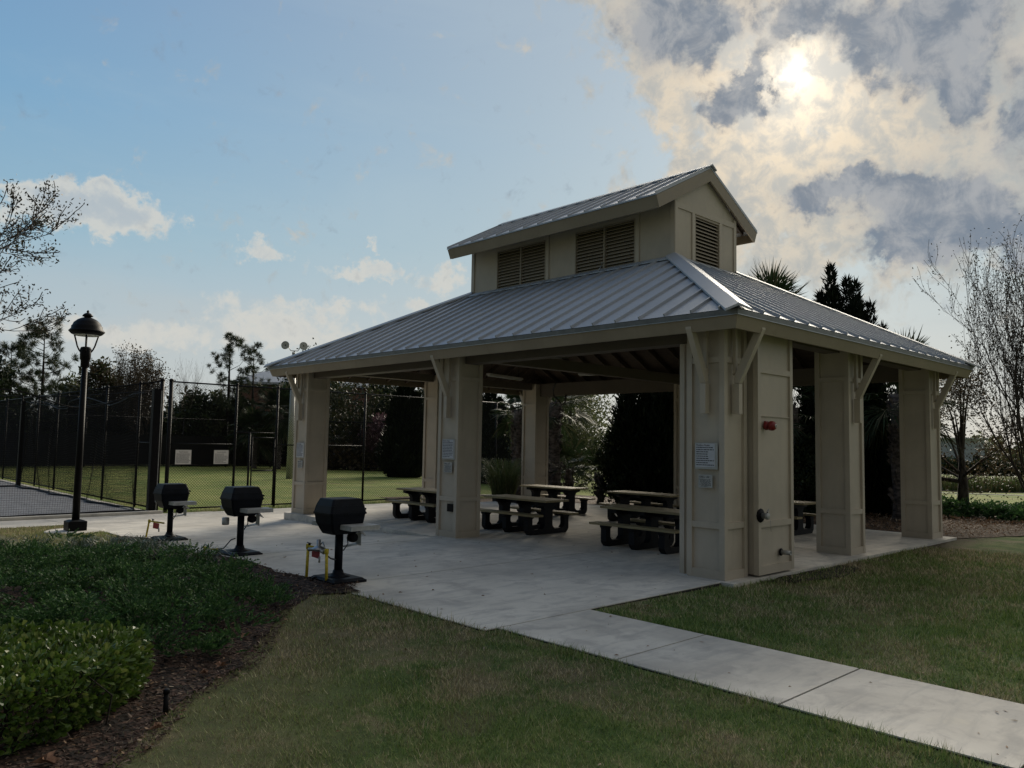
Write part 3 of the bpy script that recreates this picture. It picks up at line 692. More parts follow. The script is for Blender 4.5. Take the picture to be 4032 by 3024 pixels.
# far lane, kerb and bare strip to the east
def strip(name, mat, pts, w, z0, h):
    m = MB()
    for (a, b) in zip(pts, pts[1:]):
        A, B = Vector((*a, 0)), Vector((*b, 0)); d = (B-A).normalized(); s = Vector((-d.y, d.x, 0))*w/2
        m.hexa([Vector((p.x, p.y, z)) for z in (0, 1) for p in (A-s, A+s, B+s, B-s)])
        vs = m.v[-8:]; m.v[-8:] = [(x, y, gz(x, y)+(z0 if z == 0 else z0+h)) for x, y, z in vs]
        m.f[-6:] = [f[::-1] for f in m.f[-6:]]
    return tag(m.build(name, mat), kind='structure')
dline = lambda d, o=0: [(d*math.cos(math.radians(a))-10.3+o, d*math.sin(math.radians(a))-6.25) for a in (8, 12, 16, 20, 26, 34)]
far1 = [(36, -22), (38, -4), (39.5, 6), (41, 16), (43, 40)]
pale = mat_concrete('pale_concrete', (.55, .53, .50), 1.0)
strip('path', pale, far1, .35, .0, .03)
far2 = [(56, -30), (58.5, 0), (60, 14), (62, 40), (64, 70)]
strip('road', simple('far_asphalt', (.26, .265, .28), .85, 0, .15, 1.5), far2, 7.5, .0, .03)
strip('kerb', pale, [(x+4.0, y) for x, y in far2], .5, .0, .17)
strip('bank', simple('bare_soil', (.060, .05, .045), .95, 0, .3, .8), [(x+13.5, y) for x, y in far2], 18, -.02, .04)
# ---------------------------------------------------------------- picnic tables
def table(loc, label):
    x, y = loc; t = thing('picnic_table', label, 'picnic table', (x, y, 0), 'picnic tables under the pavilion')
    for dy in (-.68, 0, .68):
        m = MB(); hw = .065
        poly = [(-.63, .06), (-.57, 0), (.57, 0), (.63, .06), (.66, .10), (.66, .34), (.69, .37), (.69, .405), (.44, .405), (.44, .37), (.47, .34), (.47, .20), (.41, .135), (.22, .135), (.155, .20), (.155, .50), (.19, .58), (.34, .62), (.34, .70),
                (-.34, .70), (-.34, .62), (-.19, .58), (-.155, .50), (-.155, .20), (-.22, .135), (-.41, .135), (-.47, .20), (-.47, .34), (-.44, .37), (-.44, .405), (-.69, .405), (-.69, .37), (-.66, .34), (-.66, .10)]
        # split into convex pieces for clean shading
        O = (x, y+dy+hw, 0)
        for sg in (1, -1):
            pc = lambda P: [(u*sg, v) for u, v in (P if sg > 0 else P[::-1])]
            pz = lambda P, e=0: m.prism(pc(P), O, (1,0,0), (0,0,1), e, hw*2-e)
            pz([(0, 0), (.56, 0), (.62, .06), (.64, .10), (.64, .115), (0, .115)])
            pz([(.505, .116), (.64, .116), (.64, .34), (.505, .34)])
            pz([(.44, .116), (.504, .116), (.504, .18)], .001); pz([(.121, .116), (.185, .116), (.121, .18)], .001)
            pz([(.505, .341), (.64, .341), (.67, .37), (.67, .405), (.46, .405), (.46, .37)])
            pz([(0, .116), (.12, .116), (.12, .52), (0, .52)])
            pz([(0, .521), (.12, .521), (.17, .60), (.33, .635), (.33, .70), (0, .70)])
        m.build('leg_frame', M['plastic'], t)
    def planks(x0, x1, z0, n, nm):
        m = MB(); w = (x1-x0)/n
        for k in range(n): m.box(x0+k*w+.004, y-1.0, z0, x0+(k+1)*w-.004, y+1.0, z0+.042)
        return m.build(nm, M['wood'], t)
    planks(x-.37, x+.37, .702, 5, 'tabletop'); planks(x-.70, x-.43, .407, 2, 'bench_seat'); planks(x+.43, x+.70, .407, 2, 'bench_seat')
    m = MB(); m.box(x-.05, y-.59, .60, x+.05, y-.09, .699); m.box(x-.05, y+.09, .60, x+.05, y+.59, .699); m.build('spine_beam', M['plastic'], t)
    return t
T = [(2.2, 2.92, 'picnic table with black legs just behind the near corner column'), (2.2, 6.42, 'picnic table in full view right behind the middle front column'),
     (2.0, 9.62, 'picnic table between the leftmost and middle front columns'), (6.1, 9.25, 'picnic table at the back beside the far corner column and palmetto'),
     (6.2, 6.05, 'dim picnic table in the back row, directly behind the nearest one'), (6.85, 2.95, 'picnic table seen in the gap right of the service enclosure')]
for x, y, l in T: table((x, y), l)
# ---------------------------------------------------------------- pedestal grills
def grill(loc, label):
    x, y, z = loc; t = thing('pedestal_grill', label, 'grill', loc, 'pedestal grills in a row on the slab edge')
    m = MB(); m.box(x-.26, y-.33, z+.002, x+.26, y+.33, z+.035); m.taper((x, y), z+.035, z+.06, .25, .32, .22, .28)
    m.lathe((x, y, z), [(.19, .055), (.11, .078), (.078, .11), (.068, .15)], 20)
    m.build('base_plate', M['grill'], t)
    m = MB(); m.tube([(x, y, z+.10), (x, y, z+.68)], .057, 18); m.build('post', M['grill'], t)
    b = MB()
    def octa(z0, a0, b0, z1, a1, b1, c0=.10, c1=.10):
        a0, b0, a1, b1 = a0*.96, b0*.94, a1*.96, b1*.94
        P = []
        for zz_, a, bb, c in ((z0, a0, b0, c0), (z1, a1, b1, c1)):
            ca, cb = a*(1-c), bb*(1-c)
            P += [(x+px, y+py, z+zz_) for px, py in ((-a, -cb), (-ca, -bb), (ca, -bb), (a, -cb), (a, cb), (ca, bb), (-ca, bb), (-a, cb))]
        b.add(P, [tuple(range(8))[::-1], tuple(range(8, 16))]+[(i, (i+1) % 8, (i+1) % 8+8, i+8) for i in range(8)])
    octa(.655, .19, .165, .70, .22, .19); octa(.701, .22, .19, .80, .265, .232); octa(.801, .27, .236, .93, .29, .255)
    b.build('firebox', M['grill'], t)
    b = MB(); octa(.932, .305, .27, .955, .305, .27); octa(.956, .298, .263, 1.05, .275, .242, .10, .10); octa(1.051, .275, .242, 1.135, .238, .208, .10, .10); octa(1.136, .238, .208, 1.146, .226, .198, .10, .10)
    lid = b.build('lid', M['grill'], t)
    m = MB(); m.bar((x+.33, y-.14, z+.99), (x+.33, y+.14, z+.99), .025, .025)
    for s in (-.13, .13): m.bar((x+.25, y+s, z+.99), (x+.33, y+s, z+.99), .02, .02)
    m.build('handle', M['black'], lid)
    for s in (-1, 1):
        m = MB(); y0, y1 = (y+s*.245, y+s*.53)
        m.box(x-.14, y0, z+.785, x+.32, y1, z+.80)
        m.box(x-.14, y1-.012*s, z+.735, x+.32, y1, z+.784); m.box(x-.14, y0, z+.735, x-.128, y1-.013*s, z+.784); m.box(x+.308, y0, z+.735, x+.32, y1-.013*s, z+.784)
        m.build('side_shelf', M['dullmetal'], t)
    m = MB()   # control bracket hanging under the firebox
    m.box(x+.26, y-.15, z+.48, x+.268, y-.01, z+.66); m.hexa([(x+.02, y-.15, z+.47), (x+.262, y-.15, z+.50), (x+.262, y-.01, z+.50), (x+.02, y-.01, z+.47), (x+.02, y-.15, z+.475), (x+.262, y-.15, z+.508), (x+.262, y-.01, z+.508), (x+.02, y-.01, z+.475)])
    m.box(x+.02, y-.15, z+.655, x+.262, y-.01, z+.663); br = m.build('control_bracket', M['dullmetal'], t)
    m = MB(); m.lathe((x+.14, y-.17, z+.60), [(.062, 0), (.068, .02), (.068, .09), (.05, .10)], 18, axis='y'); m.build('valve_knob', M['black'], br)
    m = MB(); m.hexa([(x+.22, y-.19, z+.67), (x+.34, y-.16, z+.61), (x+.34, y-.10, z+.61), (x+.22, y-.10, z+.67), (x+.22, y-.19, z+.70), (x+.26, y-.16, z+.70), (x+.26, y-.10, z+.70), (x+.22, y-.10, z+.70)]); m.build('drip_guard', M['dullmetal'], t)
    m = MB(); m.tube([(x+.08, y-.08, z+.60), (x+.07, y-.12, z+.52), (x+.05, y-.10, z+.47), (x+.03, y-.07, z+.42)], .009, 6); m.build('gas_tube', M['hose'], t)
    return t
grill((-4.38, 3.46, 0), 'black pedestal grill nearest the walkway, with the tallest yellow gas pipes beside it')
grill((-4.33, 6.72, -.012), 'black pedestal grill standing middle of the three, over low yellow pipes')
grill((-4.15, 10.42, -.15), 'black pedestal grill farthest away, nearest the lamp post')
MB().lathe((-4.52, 6.9, .48), [(.055, 0), (.06, .02), (.06, .12), (.05, .125)], 14).build('grease_cup', M['dullmetal'], [o for o in COL.objects if o.name == 'pedestal_grill.001'][0])
# gas risers
def riser(label, loc, legs, rail, tagbox=None, reg=None, hose=None, r=.021):
    t = thing('gas_pipe', label, 'gas pipe', loc, 'yellow gas pipes beside the grills')
    m = MB()
    for a, b in legs: m = MB(); m.tube([a, b], r, 12); m.lathe((b[0], b[1], b[2]-.045), [(r*1.35, 0), (r*1.45, .01), (r*1.45, .06), (r*1.3, .07)], 12); m.build('riser_pipe', M['yellow'], t)
    m = MB(); m.tube(rail, r*.9, 10); m.build('cross_pipe', M['yellow'], t)
    if tagbox:
        c, d, s = tagbox; mm = MB(); mm.bar(c, s, d[0], d[1], (0, 0, 1)); mm.build('tag_plate', M['redtag'], t)
        mm = MB(); e = Vector(s); mm.tube([e+Vector((0,0,-d[1]/2-.05)), e+Vector((0,0,-d[1]/2+.03))], .014, 8); mm.build('drain_plug', M['dullmetal'], t)
    if reg:
        mm = MB(); c = Vector(reg); mm.lathe(c, [(.05, -.03), (.10, -.01), (.10, .01), (.05, .035), (.028, .05), (.028, .13)], 16); mm.tube([c+Vector((-.06, .16, -.02)), c, c+Vector((-.02, -.18, -.03))], .026, 10)
        mm.tube([c+Vector((0,.02,.03)), c+Vector((.02, -.08, .10)), c+Vector((.01, -.16, .02))], .010, 6); mm.build('regulator', M['galv'], t)
    mm = MB(); a = Vector(rail[0]).lerp(Vector(rail[-1]), .25); mm.tube([a+Vector((0,0,.02)), a+Vector((0,0,.05))], .018, 8); mm.bar(a+Vector((-.01,.05,.055)), a+Vector((.0,-.05,.045)), .018, .006); mm.build('valve_lever', M['black'], t)
    if hose: mm = MB(); mm.tube(hose, .011, 8); mm.build('hose', M['hose'], t)
    return t
zb = -.06
riser('tall yellow gas riser pair with grey regulator at the nearest grill', (-4.64, 3.87, zb), [((-4.64, 3.87, zb), (-4.63, 3.87, .46)), ((-4.61, 3.37, zb), (-4.62, 3.38, .44))], [(-4.63, 3.87, .45), (-4.625, 3.74, .45)],
      ((-4.60, 3.81, .36), (.006, .10), (-4.60, 3.60, .35)), (-4.62, 3.60, .44), [(-4.62, 3.38, .38), (-4.56, 3.36, .33), (-4.45, 3.42, .30)])
riser('low yellow gas pipe loop at the middle grill', (-4.66, 7.30, -.1), [((-4.66, 7.38, -.1), (-4.66, 7.38, .05)), ((-4.56, 7.10, -.1), (-4.56, 7.10, .045))], [(-4.66, 7.38, .04), (-4.56, 7.10, .04)], None, None,
      [(-4.56, 7.10, .05), (-4.50, 6.98, .07), (-4.42, 6.88, .22), (-4.38, 6.80, .25)], .017)
riser('leaning yellow gas pipe with red tag at the farthest grill', (-4.36, 11.1, -.2), [((-4.38, 11.12, -.2), (-4.33, 11.10, .19))], [(-4.33, 11.10, .18), (-4.20, 10.62, .17)], ((-4.29, 10.98, .10), (.006, .12), (-4.24, 10.78, .09)), None, None, .019)
# short capped pipe stub lying in the mulch
t = thing('drain_cap', 'black round capped pipe stub between the tall yellow risers', 'drain cap', (-4.62, 3.66, -.02)); m = MB(); m.tube([(-4.60, 3.72, .0), (-4.66, 3.60, .01)], .048, 16); m.build('cap', M['black'], t)
# ---------------------------------------------------------------- notices, alarm, pipe fittings
def text(name, body, size, loc, mat, parent, axis, align='LEFT', wid=None):
    cu = bpy.data.curves.new(name, 'FONT'); cu.body = body; cu.size = size; cu.align_x = align; cu.extrude = .0006; cu.space_line = 1.05
    o = bpy.data.objects.new(name, cu); COL.objects.link(o); cu.materials.append(mat)
    R_ = {'W': Matrix(((0,0,-1),(-1,0,0),(0,1,0))), 'S': Matrix(((1,0,0),(0,0,-1),(0,1,0)))}[axis].to_4x4()
    root = parent; 
    while root.parent is not None: root = root.parent
    o.parent = parent; o.matrix_local = Matrix.Translation(Vector(loc)-root.location) @ R_
    dg = bpy.context.evaluated_depsgraph_get(); me = bpy.data.meshes.new_from_object(o.evaluated_get(dg)); mw = o.matrix_local.copy()
    bpy.data.objects.remove(o); ob = bpy.data.objects.new(name, me); COL.objects.link(ob); ob.parent = parent; ob.matrix_local = mw
    return ob
def scribble(x0, x1, z0, z1, n, rg, axis, at, indent=.0):   # lines of small print too fine to read: word-length dashes
    m = MB(); h = (z1-z0)/n
    for k in range(n):
        z = z1-(k+.5)*h; u = x0+indent*(k > 0)*rg.random(); end = x1-(x1-x0)*rg.choice([0, 0, .03, .1, .3])
        while u < end-.012:
            w_ = rg.uniform(.012, .05); v = min(u+w_, end)
            if axis == 'W': m.box(at-.0006, -u, z-h*.2, at, -v, z+h*.2)
            else: m.box(u, at-.0006, z-h*.2, v, at, z+h*.2)
            u = v+.008
    return m
def notice(label, y0, y1, z0, z1, lines, style, cat='notice'):
    t = thing('notice', label, cat, (0, (y0+y1)/2, z0)); rg = random.Random(hash(label) % 1000+len(label))
    m = MB()
    if style == 'big':
        m.box(-.012, y0, z0, -.002, y1, z1); fr = m.build('backing_board', M['placard'], t)
        m = MB(); m.box(-.016, y0+.045, z0+.03, -.0125, y1-.012, z1-.012); m.build('paper_sheet', M['paper'], t)
        scribble(-y1+.025, -y0-.06, z0+.045, z1-.055, lines, rg, 'W', -.0168).build('print', M['ink'], t)
        text('heading', 'Pavilion Rules', .042, (-.0172, y1-.025, z1-.050), M['ink'], t, 'W')
    else:
        m.box(-.010, y0, z0, -.002, y1, z1); m.build('placard', M['placard'], t)
        scribble(-y1+.012, -y0-.02, z0+.012, z1-.062, lines, rg, 'W', -.0108, .04).build('print', M['ink'], t)
        text('heading', 'GRILL USE', .040, (-.011, y1-.012, z1-.046), M['ink'], t, 'W')
notice('large paper notice on the near corner column', .11, .50, 1.625, 2.02, 9, 'big'); notice('small GRILL USE placard on the near corner column', .20, .44, 1.345, 1.54, 8, 'small')
notice('large paper notice on the middle front column', Y1+.075, Y1+.49, 1.60, 2.02, 10, 'big'); notice('small GRILL USE placard on the middle front column', Y1+.155, Y1+.42, 1.33, 1.54, 8, 'small')
notice('large paper notice on the leftmost front column', Y2+.06, Y2+.48, 1.47, 1.87, 10, 'big'); notice('small placard on the leftmost front column', Y2+.13, Y2+.39, 1.20, 1.40, 8, 'small')
t = thing('fire_alarm_bell', 'round red fire alarm bell on the service enclosure wall', 'alarm bell', (.92, -.17, 2.30))
m = MB(); m.lathe((.92, -.156, 2.30), [(.062, 0), (.068, -.02), (.062, -.05), (.05, -.07)], 24, axis='y'); m.box(.88, -.19, 2.35, .96, -.157, 2.375); m.build('backbox', M['red'], t)
m = MB(); m.lathe((.92, -.226, 2.30), [(.04, 0), (.072, -.008), (.077, -.035), (.072, -.07), (.05, -.098), (.025, -.106)], 28, axis='y'); bell = m.build('gong', M['red'], t)
m = MB(); m.lathe((.92, -.334, 2.30), [(.030, 0), (.030, -.004)], 20, axis='y'); m.build('centre_label', M['signwhite'], bell)
m = MB(); m.lathe((.92, -.3385, 2.30), [(.010, 0), (.008, -.008)], 10, axis='y'); m.build('centre_bolt', M['black'], bell)
t = thing('hose_connection', 'dark round fire hose connection low on the service enclosure', 'hose connection', (.66, -.17, .93))
FX = .74
m = MB(); m.lathe((FX, -.158, .93), [(.105, 0), (.11, -.012), (.095, -.03), (.055, -.04)], 12, axis='y'); m.build('flange', M['black'], t)
m = MB(); m.lathe((FX, -.198, .93), [(.042, 0), (.042, -.06), (.052, -.065), (.052, -.10), (.04, -.105)], 18, axis='y'); m.bar((FX-.02, -.29, .99), (FX+.03, -.29, 1.03), .02, .02); m.build('hose_cap', M['dullmetal'], t)
m = MB(); m.tube([(FX+.04, -.31, .88), (FX+.045, -.315, .70)], .003, 5); m.build('chain', M['dullmetal'], t)
t = thing('pipe_outlet', 'short grey drain pipe outlet near the foot of the service enclosure', 'pipe', (1.38, -.17, .33))
m = MB(); m.lathe((1.38, -.158, .33), [(.058, 0), (.058, -.012), (.045, -.02)], 18, axis='y'); m.build('flange', M['black'], t)
m = MB(); m.lathe((1.38, -.178, .33), [(.036, 0), (.036, -.15), (.030, -.151), (.03, -.12)], 16, axis='y'); m.build('pipe', M['dullmetal'], t)
# strip lights and loose cable under the roof
for (a, b, lb) in (((5.35, 11.3, 4.02), (7.15, 11.7, 4.02), 'white fluorescent strip light under the roof, beside the middle front column'), ((6.9, 9.0, 4.02), (7.0, 7.4, 4.0), 'dim fluorescent strip light above the back row of tables')):
    a, b = Vector(a), Vector(b); t = thing('strip_light', lb, 'strip light', (a+b)/2, 'strip lights under the roof')
    m = MB(); m.bar(a, b, .13, .06); m.build('housing', M['signwhite'], t)
    m = MB(); d = (b-a)*.06
    for o in (-.035, .035): m.tube([a+d*.3+Vector((0,o,-.045)), b-d*.3+Vector((0,o,-.045))], .013, 6)
    m.build('tube', M['glassy'], t)
    for f in (.1, .9): m = MB(); p = a.lerp(b, f); m.tube([p+Vector((0,0,.031)), p+Vector((0,0,.5))], .006, 5); m.build('hanger', M['black'], t)
t = thing('hanging_cable', 'bent black cable dangling from the back roof beam', 'cable', (8.5, 11.3, 3.3))
m = MB(); m.tube([(8.3, 11.25, 4.0), (8.3, 11.38, 3.75), (8.3, 11.34, 3.50), (8.3, 11.12, 3.36), (8.3, 10.98, 3.22), (8.3, 10.86, 3.28), (8.3, 10.80, 3.56)], .032, 6); m.build('cable', M['hose'], t)
m = MB()
m.tube([(.5, 12.2, 3.98), (2.4, 9.4, 4.06), (4.0, 6.8, 4.1)], .014, 6); m.tube([(8.6, 5.0, 3.72), (5.2, 2.9, 3.76), (1.85, .8, 3.80)], .014, 6); m.build('conduit', M['galv'], pav)
# ---------------------------------------------------------------- lamp post
lx, ly, lz = -5.15, 13.35, gz(-5.15, 13.35)+.02
t = thing('lamp_post', 'black lantern lamp post with wide domed cap standing in the grass', 'lamp post', (lx, ly, lz))
MB().lathe((lx, ly, lz-.10), [(.60, 0), (.60, .115), (.57, .125)], 36, False).build('footing', M['conc'], t)
m = MB(); m.box(lx-.19, ly-.19, lz+.026, lx+.19, ly+.19, lz+.23); m.taper((lx, ly), lz+.23, lz+.26, .19, .19, .12, .12); m.build('base', M['black'], t)
m = MB(); m.tube([(lx, ly, lz+.2), (lx, ly, 3.55)], [.080, .060], 18); m.build('pole', M['black'], t)
m = MB(); m.lathe((lx, ly, 0), [(.07, 3.50), (.092, 3.52), (.092, 3.66), (.112, 3.70), (.118, 3.93), (.10, 3.97), (.06, 3.98)], 20); m.build('fitter', M['black'], t)
head = MB(); head.lathe((lx, ly, 0), [(.28, 4.25), (.32, 4.27), (.375, 4.33), (.367, 4.345), (.325, 4.39), (.32, 4.45), (.305, 4.46), (.275, 4.53), (.20, 4.60), (.12, 4.64), (.075, 4.655), (.075, 4.67), (.115, 4.68), (.095, 4.72), (.06, 4.75), (.02, 4.765), (.032, 4.785), (.012, 4.825)], 36)
hd = head.build('lamp_cap', M['black'], t)
MB().lathe((lx, ly, 0), [(.26, 4.235), (.27, 4.249)], 30).build('lens', M['glassy'], hd)
for k in range(4):
    a = PI/4+k*PI/2+.5; c, s_ = math.cos(a), math.sin(a)
    m = MB(); m.tube([(lx+c*.09, ly+s_*.09, 3.84), (lx+c*.135, ly+s_*.135, 3.90), (lx+c*.175, ly+s_*.175, 3.99), (lx+c*.25, ly+s_*.25, 4.27)], .017, 8); m.build('cage_arm', M['black'], t)
# little black riser in the mulch and a flood light mast
t = thing('sprinkler_riser', 'small black sprinkler stake in the mulch at the lawn edge', 'sprinkler', (-8.10, -.38, -.08)); m = MB(); m.tube([(-8.10, -.38, -.08), (-8.10, -.38, .12)], .018, 10); m.lathe((-8.10, -.38, .12), [(.018, 0), (.023, .003), (.023, .03), (.015, .035)], 10); m.build('stake', M['black'], t)
fx, fy = 12.3, 36.6
t = thing('floodlight_mast', 'tall grey mast with two round floodlights beyond the fence', 'floodlight', (fx, fy, -.38))
MB().tube([(fx, fy, -.4), (fx, fy, 7.0)], [.20, .13], 12).build('mast', M['dullmetal'], t)
dv = Vector((math.sin(math.radians(62)), -math.cos(math.radians(62)), 0))
C0 = Vector((fx, fy, 0))
m = MB(); m.tube([C0+Vector((0,0,6.95)), C0+Vector((0,0,7.25))], .05, 8)
m.tube([C0-dv*.34+Vector((0,0,7.62)), C0-dv*.30+Vector((0,0,7.38)), C0-dv*.2+Vector((0,0,7.24)), C0+dv*.2+Vector((0,0,7.24)), C0+dv*.30+Vector((0,0,7.38)), C0+dv*.34+Vector((0,0,7.6))], .025, 6); m.build('bracket', M['dullmetal'], t)
vd = Vector((-.5, -.85, .05)).normalized()
for s in (-1, 1):
    c = C0+dv*s*.52+Vector((0,0,7.55)); m = MB(); ax = (vd+dv*s*.3).normalized(); q = ax.to_track_quat('Z', 'Y')
    prof = [(.05, -.22), (.15, -.11), (.235, .02), (.25, .05), (.235, .052), (.04, .03)]; vs = []
    for r_, z_ in prof:
        for k in range(20): vs.append(c+q @ Vector((r_*math.cos(2*PI*k/20), r_*math.sin(2*PI*k/20), z_)))
    m.add(vs, [(i*20+k, i*20+(k+1) % 20, (i+1)*20+(k+1) % 20, (i+1)*20+k) for i in range(len(prof)-1) for k in range(20)]+[tuple(range(20))], True); m.build('lamp_head', M['dullmetal'], t)
# ---------------------------------------------------------------- fences
def wires(P0, P1, z0, z1, pitch, r, zf0=None, square=False):
    """diamond (or square) mesh of straight wires in the vertical plane P0-P1; 3-sided prisms as arrays"""
    P0, P1 = np.array(P0, float), np.array(P1, float); L = np.linalg.norm(P1-P0); d = (P1-P0)/L; nrm = np.array([-d[1], d[0], 0]); H = z1-z0; segs = []
    if square:
        for u in np.arange(0, L, pitch): segs.append((u, 0, u, H))
        for h in np.arange(0, H, pitch): segs.append((0, h, L, h))
    else:
        for c in np.arange(-H, L, pitch):
            u0, u1 = max(c, 0), min(c+H, L)
            if u1 > u0: segs.append((u0, u0-c, u1, u1-c)); segs.append((u0, H-(u0-c), u1, H-(u1-c)))
    S = np.array(segs); A = np.zeros((len(S), 3)); B = np.zeros((len(S), 3))
    A[:, :2] = P0+np.outer(S[:, 0], d); A[:, 2] = z0+S[:, 1]; B[:, :2] = P0+np.outer(S[:, 2], d); B[:, 2] = z0+S[:, 3]
    D = B-A; D /= np.linalg.norm(D, axis=1)[:, None]; N = np.tile(nrm, (len(S), 1)); T_ = np.cross(D, N)
    V = []
    for E_ in (A, B):
        for k in range(3):
            a = 2*PI*k/3; V.append(E_+r*(N*math.cos(a)+T_*math.sin(a)))
    n = len(S); V = np.concatenate(V); idx = np.arange(n); F = np.concatenate([np.stack([idx+k*n, idx+((k+1) % 3)*n, idx+(3+(k+1) % 3)*n, idx+(3+k)*n], 1) for k in range(3)])
    return V, F
def fence(name, label, P0, P1, posts, zb, zt, group, mesh=(.088, .0044), rails=(), post_r=.04, rail_r=.024, skip=None, cat='fence'):
    P0, P1 = Vector(P0), Vector(P1); d = (P1-P0).normalized(); t = thing(name, label, cat, (P0.x, P0.y, zb), group)
    for i, u in enumerate(posts):
        p = P0+d*u; r = post_r*1.5 if i in (0, len(posts)-1) else post_r
        m = MB(); m.tube([(p.x, p.y, zb-.1), (p.x, p.y, zt+.02)], r, 12); m.lathe((p.x, p.y, zt), [(r*1.15, 0), (r*1.2, .04), (r*.7, .075), (.01, .085)], 12); m.build('post', M['fence'], t)
    for h in (zt-.01, zb+.10): 
        spans = [(posts[0], posts[-1])] if (h > zb+.5 or not skip) else [(posts[0], skip[0]), (skip[1], posts[-1])]
        for a, b in spans: m = MB(); m.tube([P0+d*a+Vector((0,0,h)), P0+d*b+Vector((0,0,h))], rail_r, 8); m.build('rail', M['fence'], t)
    for a, b, h in rails: m = MB(); m.tube([P0+d*a+Vector((0,0,h)), P0+d*b+Vector((0,0,h))], rail_r*.85, 8); m.build('rail', M['fence'], t)
    def part(a, b, z0, z1):
        A, B = P0+d*a, P0+d*b; V, F = wires((A.x, A.y), (B.x, B.y), z0, z1, *mesh); np_mesh('chain_link', V, F, M['fence'], t, k=4)
    if skip: part(posts[0], skip[0], zb+.06, zt); part(skip[1], posts[-1], zb+.06, zt); part(skip[0], skip[1], skip[2], zt)
    else: part(posts[0], posts[-1], zb+.06, zt)
    return t
FZ = -.37
fence('chain_link_fence', 'tall black chain link fence behind the grills and pavilion, carrying two white signs', (-1.23, 18.8, 0), (13, 18.8, 0), [0, 2.14, 3.60, 7.13, 10.2, 13.8, 17.1], FZ, 3.70, 'chain link fences', rails=[(0, 2.14, 1.75), (3.60, 7.13, 1.75), (2.14, 3.60, 2.15)], skip=(2.66, 3.60, 2.15))
fence('chain_link_fence', 'tall black chain link fence running back from the corner beside the batting cage', (-1.36, 18.9, 0), (-1.36, 50, 0), [.3, 2.3, 5.8, 9.1, 12.4, 15.7, 19.0, 22.3, 25.6, 28.9], FZ, 3.72, 'chain link fences', rails=[(.3, 2.3, 1.76)])
# gate
t = thing('fence_gate', 'narrow black chain link gate in the fence between the signs and the leftmost column', 'gate', (1.45, 18.76, FZ))
m = MB()
for x in (1.50, 2.30): m.tube([(x, 18.78, FZ+.08), (x, 18.78, 2.0)], .025, 8)
for z in (FZ+.1, .88, 1.985): m.tube([(1.50, 18.78, z), (2.30, 18.78, z)], .022, 8)
m.build('frame', M['fence'], t); m = MB(); m.tube([(1.41, 18.8, FZ-.05), (1.41, 18.8, 2.15)], .035, 10); m.build('gate_post', M['fence'], t)
V, F = wires((1.5, 18.78), (2.3, 18.78), FZ+.1, 1.98, .088, .0044); np_mesh('chain_link', V, F, M['fence'], t, k=4)
m = MB()
for z in (.2, 1.6): m.box(2.30, 18.74, z, 2.38, 18.80, z+.05)
m.build('hinge', M['black'], t)
# two rule signs on the fence
def fsign(label, x0, x1, z0, z1, head, tilt):
    t = thing('rule_sign', label, 'sign', ((x0+x1)/2, 18.75, z0), 'white signs on the chain link fence'); rg = random.Random(len(label))
    m = MB(); m.box(x0, 18.738, z0, x1, 18.745, z1); m.build('panel', M['signwhite'], t)
    scribble(x0+.03, x1-.02, z0+.03, z1-.11, 9, rg, 'S', 18.7375).build('print', M['ink'], t)
    text('heading', head, .052, ((x0+x1)/2, 18.737, z1-.085), M['ink'], t, 'S', 'CENTER')
fsign('white rule sign on the fence, directly above the farthest grill', -1.02, -.53, 1.11, 1.56, 'FIELD RULES', 0)
fsign('white rule sign on the fence, just left of the gate', .20, .68, 1.115, 1.56, 'CAGE RULES', 0)
# batting cage: steel pole, net and pitching screen
t = thing('batting_cage', 'black netted batting cage with a thick square corner pole', 'batting cage', (-1.75, 18.5, -.33))
m = MB(); m.box(-1.85, 18.45, -.34, -1.65, 18.65, 3.42); m.build('corner_pole', M['black'], t)
m = MB(); m.box(-1.63, 18.46, -.30, -1.615, 18.64, 3.36); m.build('pole_guard', M['dullmetal'], t)
def net(P0, P1, zt_f, zb, pitch, r, name):
    P0, P1 = Vector(P0), Vector(P1); d = P1-P0; L = d.length; d.normalize(); n = Vector((-d.y, d.x, 0)); rg = random.Random(9); ph = [rg.uniform(0, 6) for _ in range(5)]
    nu = int(L/pitch); H = 24
    def q(u, h):
        zt_ = zt_f(u/L); z = zb+(zt_-zb)*h; b = .10*math.sin(u*1.3+ph[0]+h*3)+.07*math.sin(u*2.9+ph[1]-h*2)+.14*math.sin(h*PI)*math.sin(u*.7+ph[2])
        return P0+d*u+n*b+Vector((0,0,z))
    m = MB(); nh = int(3.4/pitch); st = 5
    for i in range(nu+1):
        u = L*i/nu; m.tube([q(u, j/7) for j in range(8)], r, 3, False, False)
    for j in range(nh+1):
        h = j/nh; k = max(3, int(L/.7)); m.tube([q(L*i/k, h) for i in range(k+1)], r, 3, False, False)
    m.tube([q(L*i/30, 1) for i in range(31)], .018, 6, False); m.tube([q(L*i/30, 0) for i in range(31)], .035, 6, False)
    return m.build(name, M['fence'], t)
net((-1.9, 18.65, 0), (-9.5, 18.5, 0), lambda u: 3.30-.5*math.sin(u*PI*2)**2-.25*u, -.27, .062, .0022, 'net')
net((-2.05, 18.8, 0), (-2.35, 33, 0), lambda u: 3.30-.35*math.sin(u*PI*2.5)**2, -.27, .085, .0030, 'net')
net((-9.5, 33.2, 0), (-2.3, 33.2, 0), lambda u: 3.25, -.27, .09, .0034, 'net')
m = MB()
for (a, b) in (((-1.75, 18.55, 3.38), (-9.5, 18.6, 3.30)), ((-1.75, 18.55, 3.38), (-2.2, 33.2, 3.38))): 
    a, b = Vector(a), Vector(b); m.tube([a.lerp(b, i/12)-Vector((0,0,.35*math.sin(PI*i/12))) for i in range(13)], .012, 5)
m.build('cable', M['black'], t)
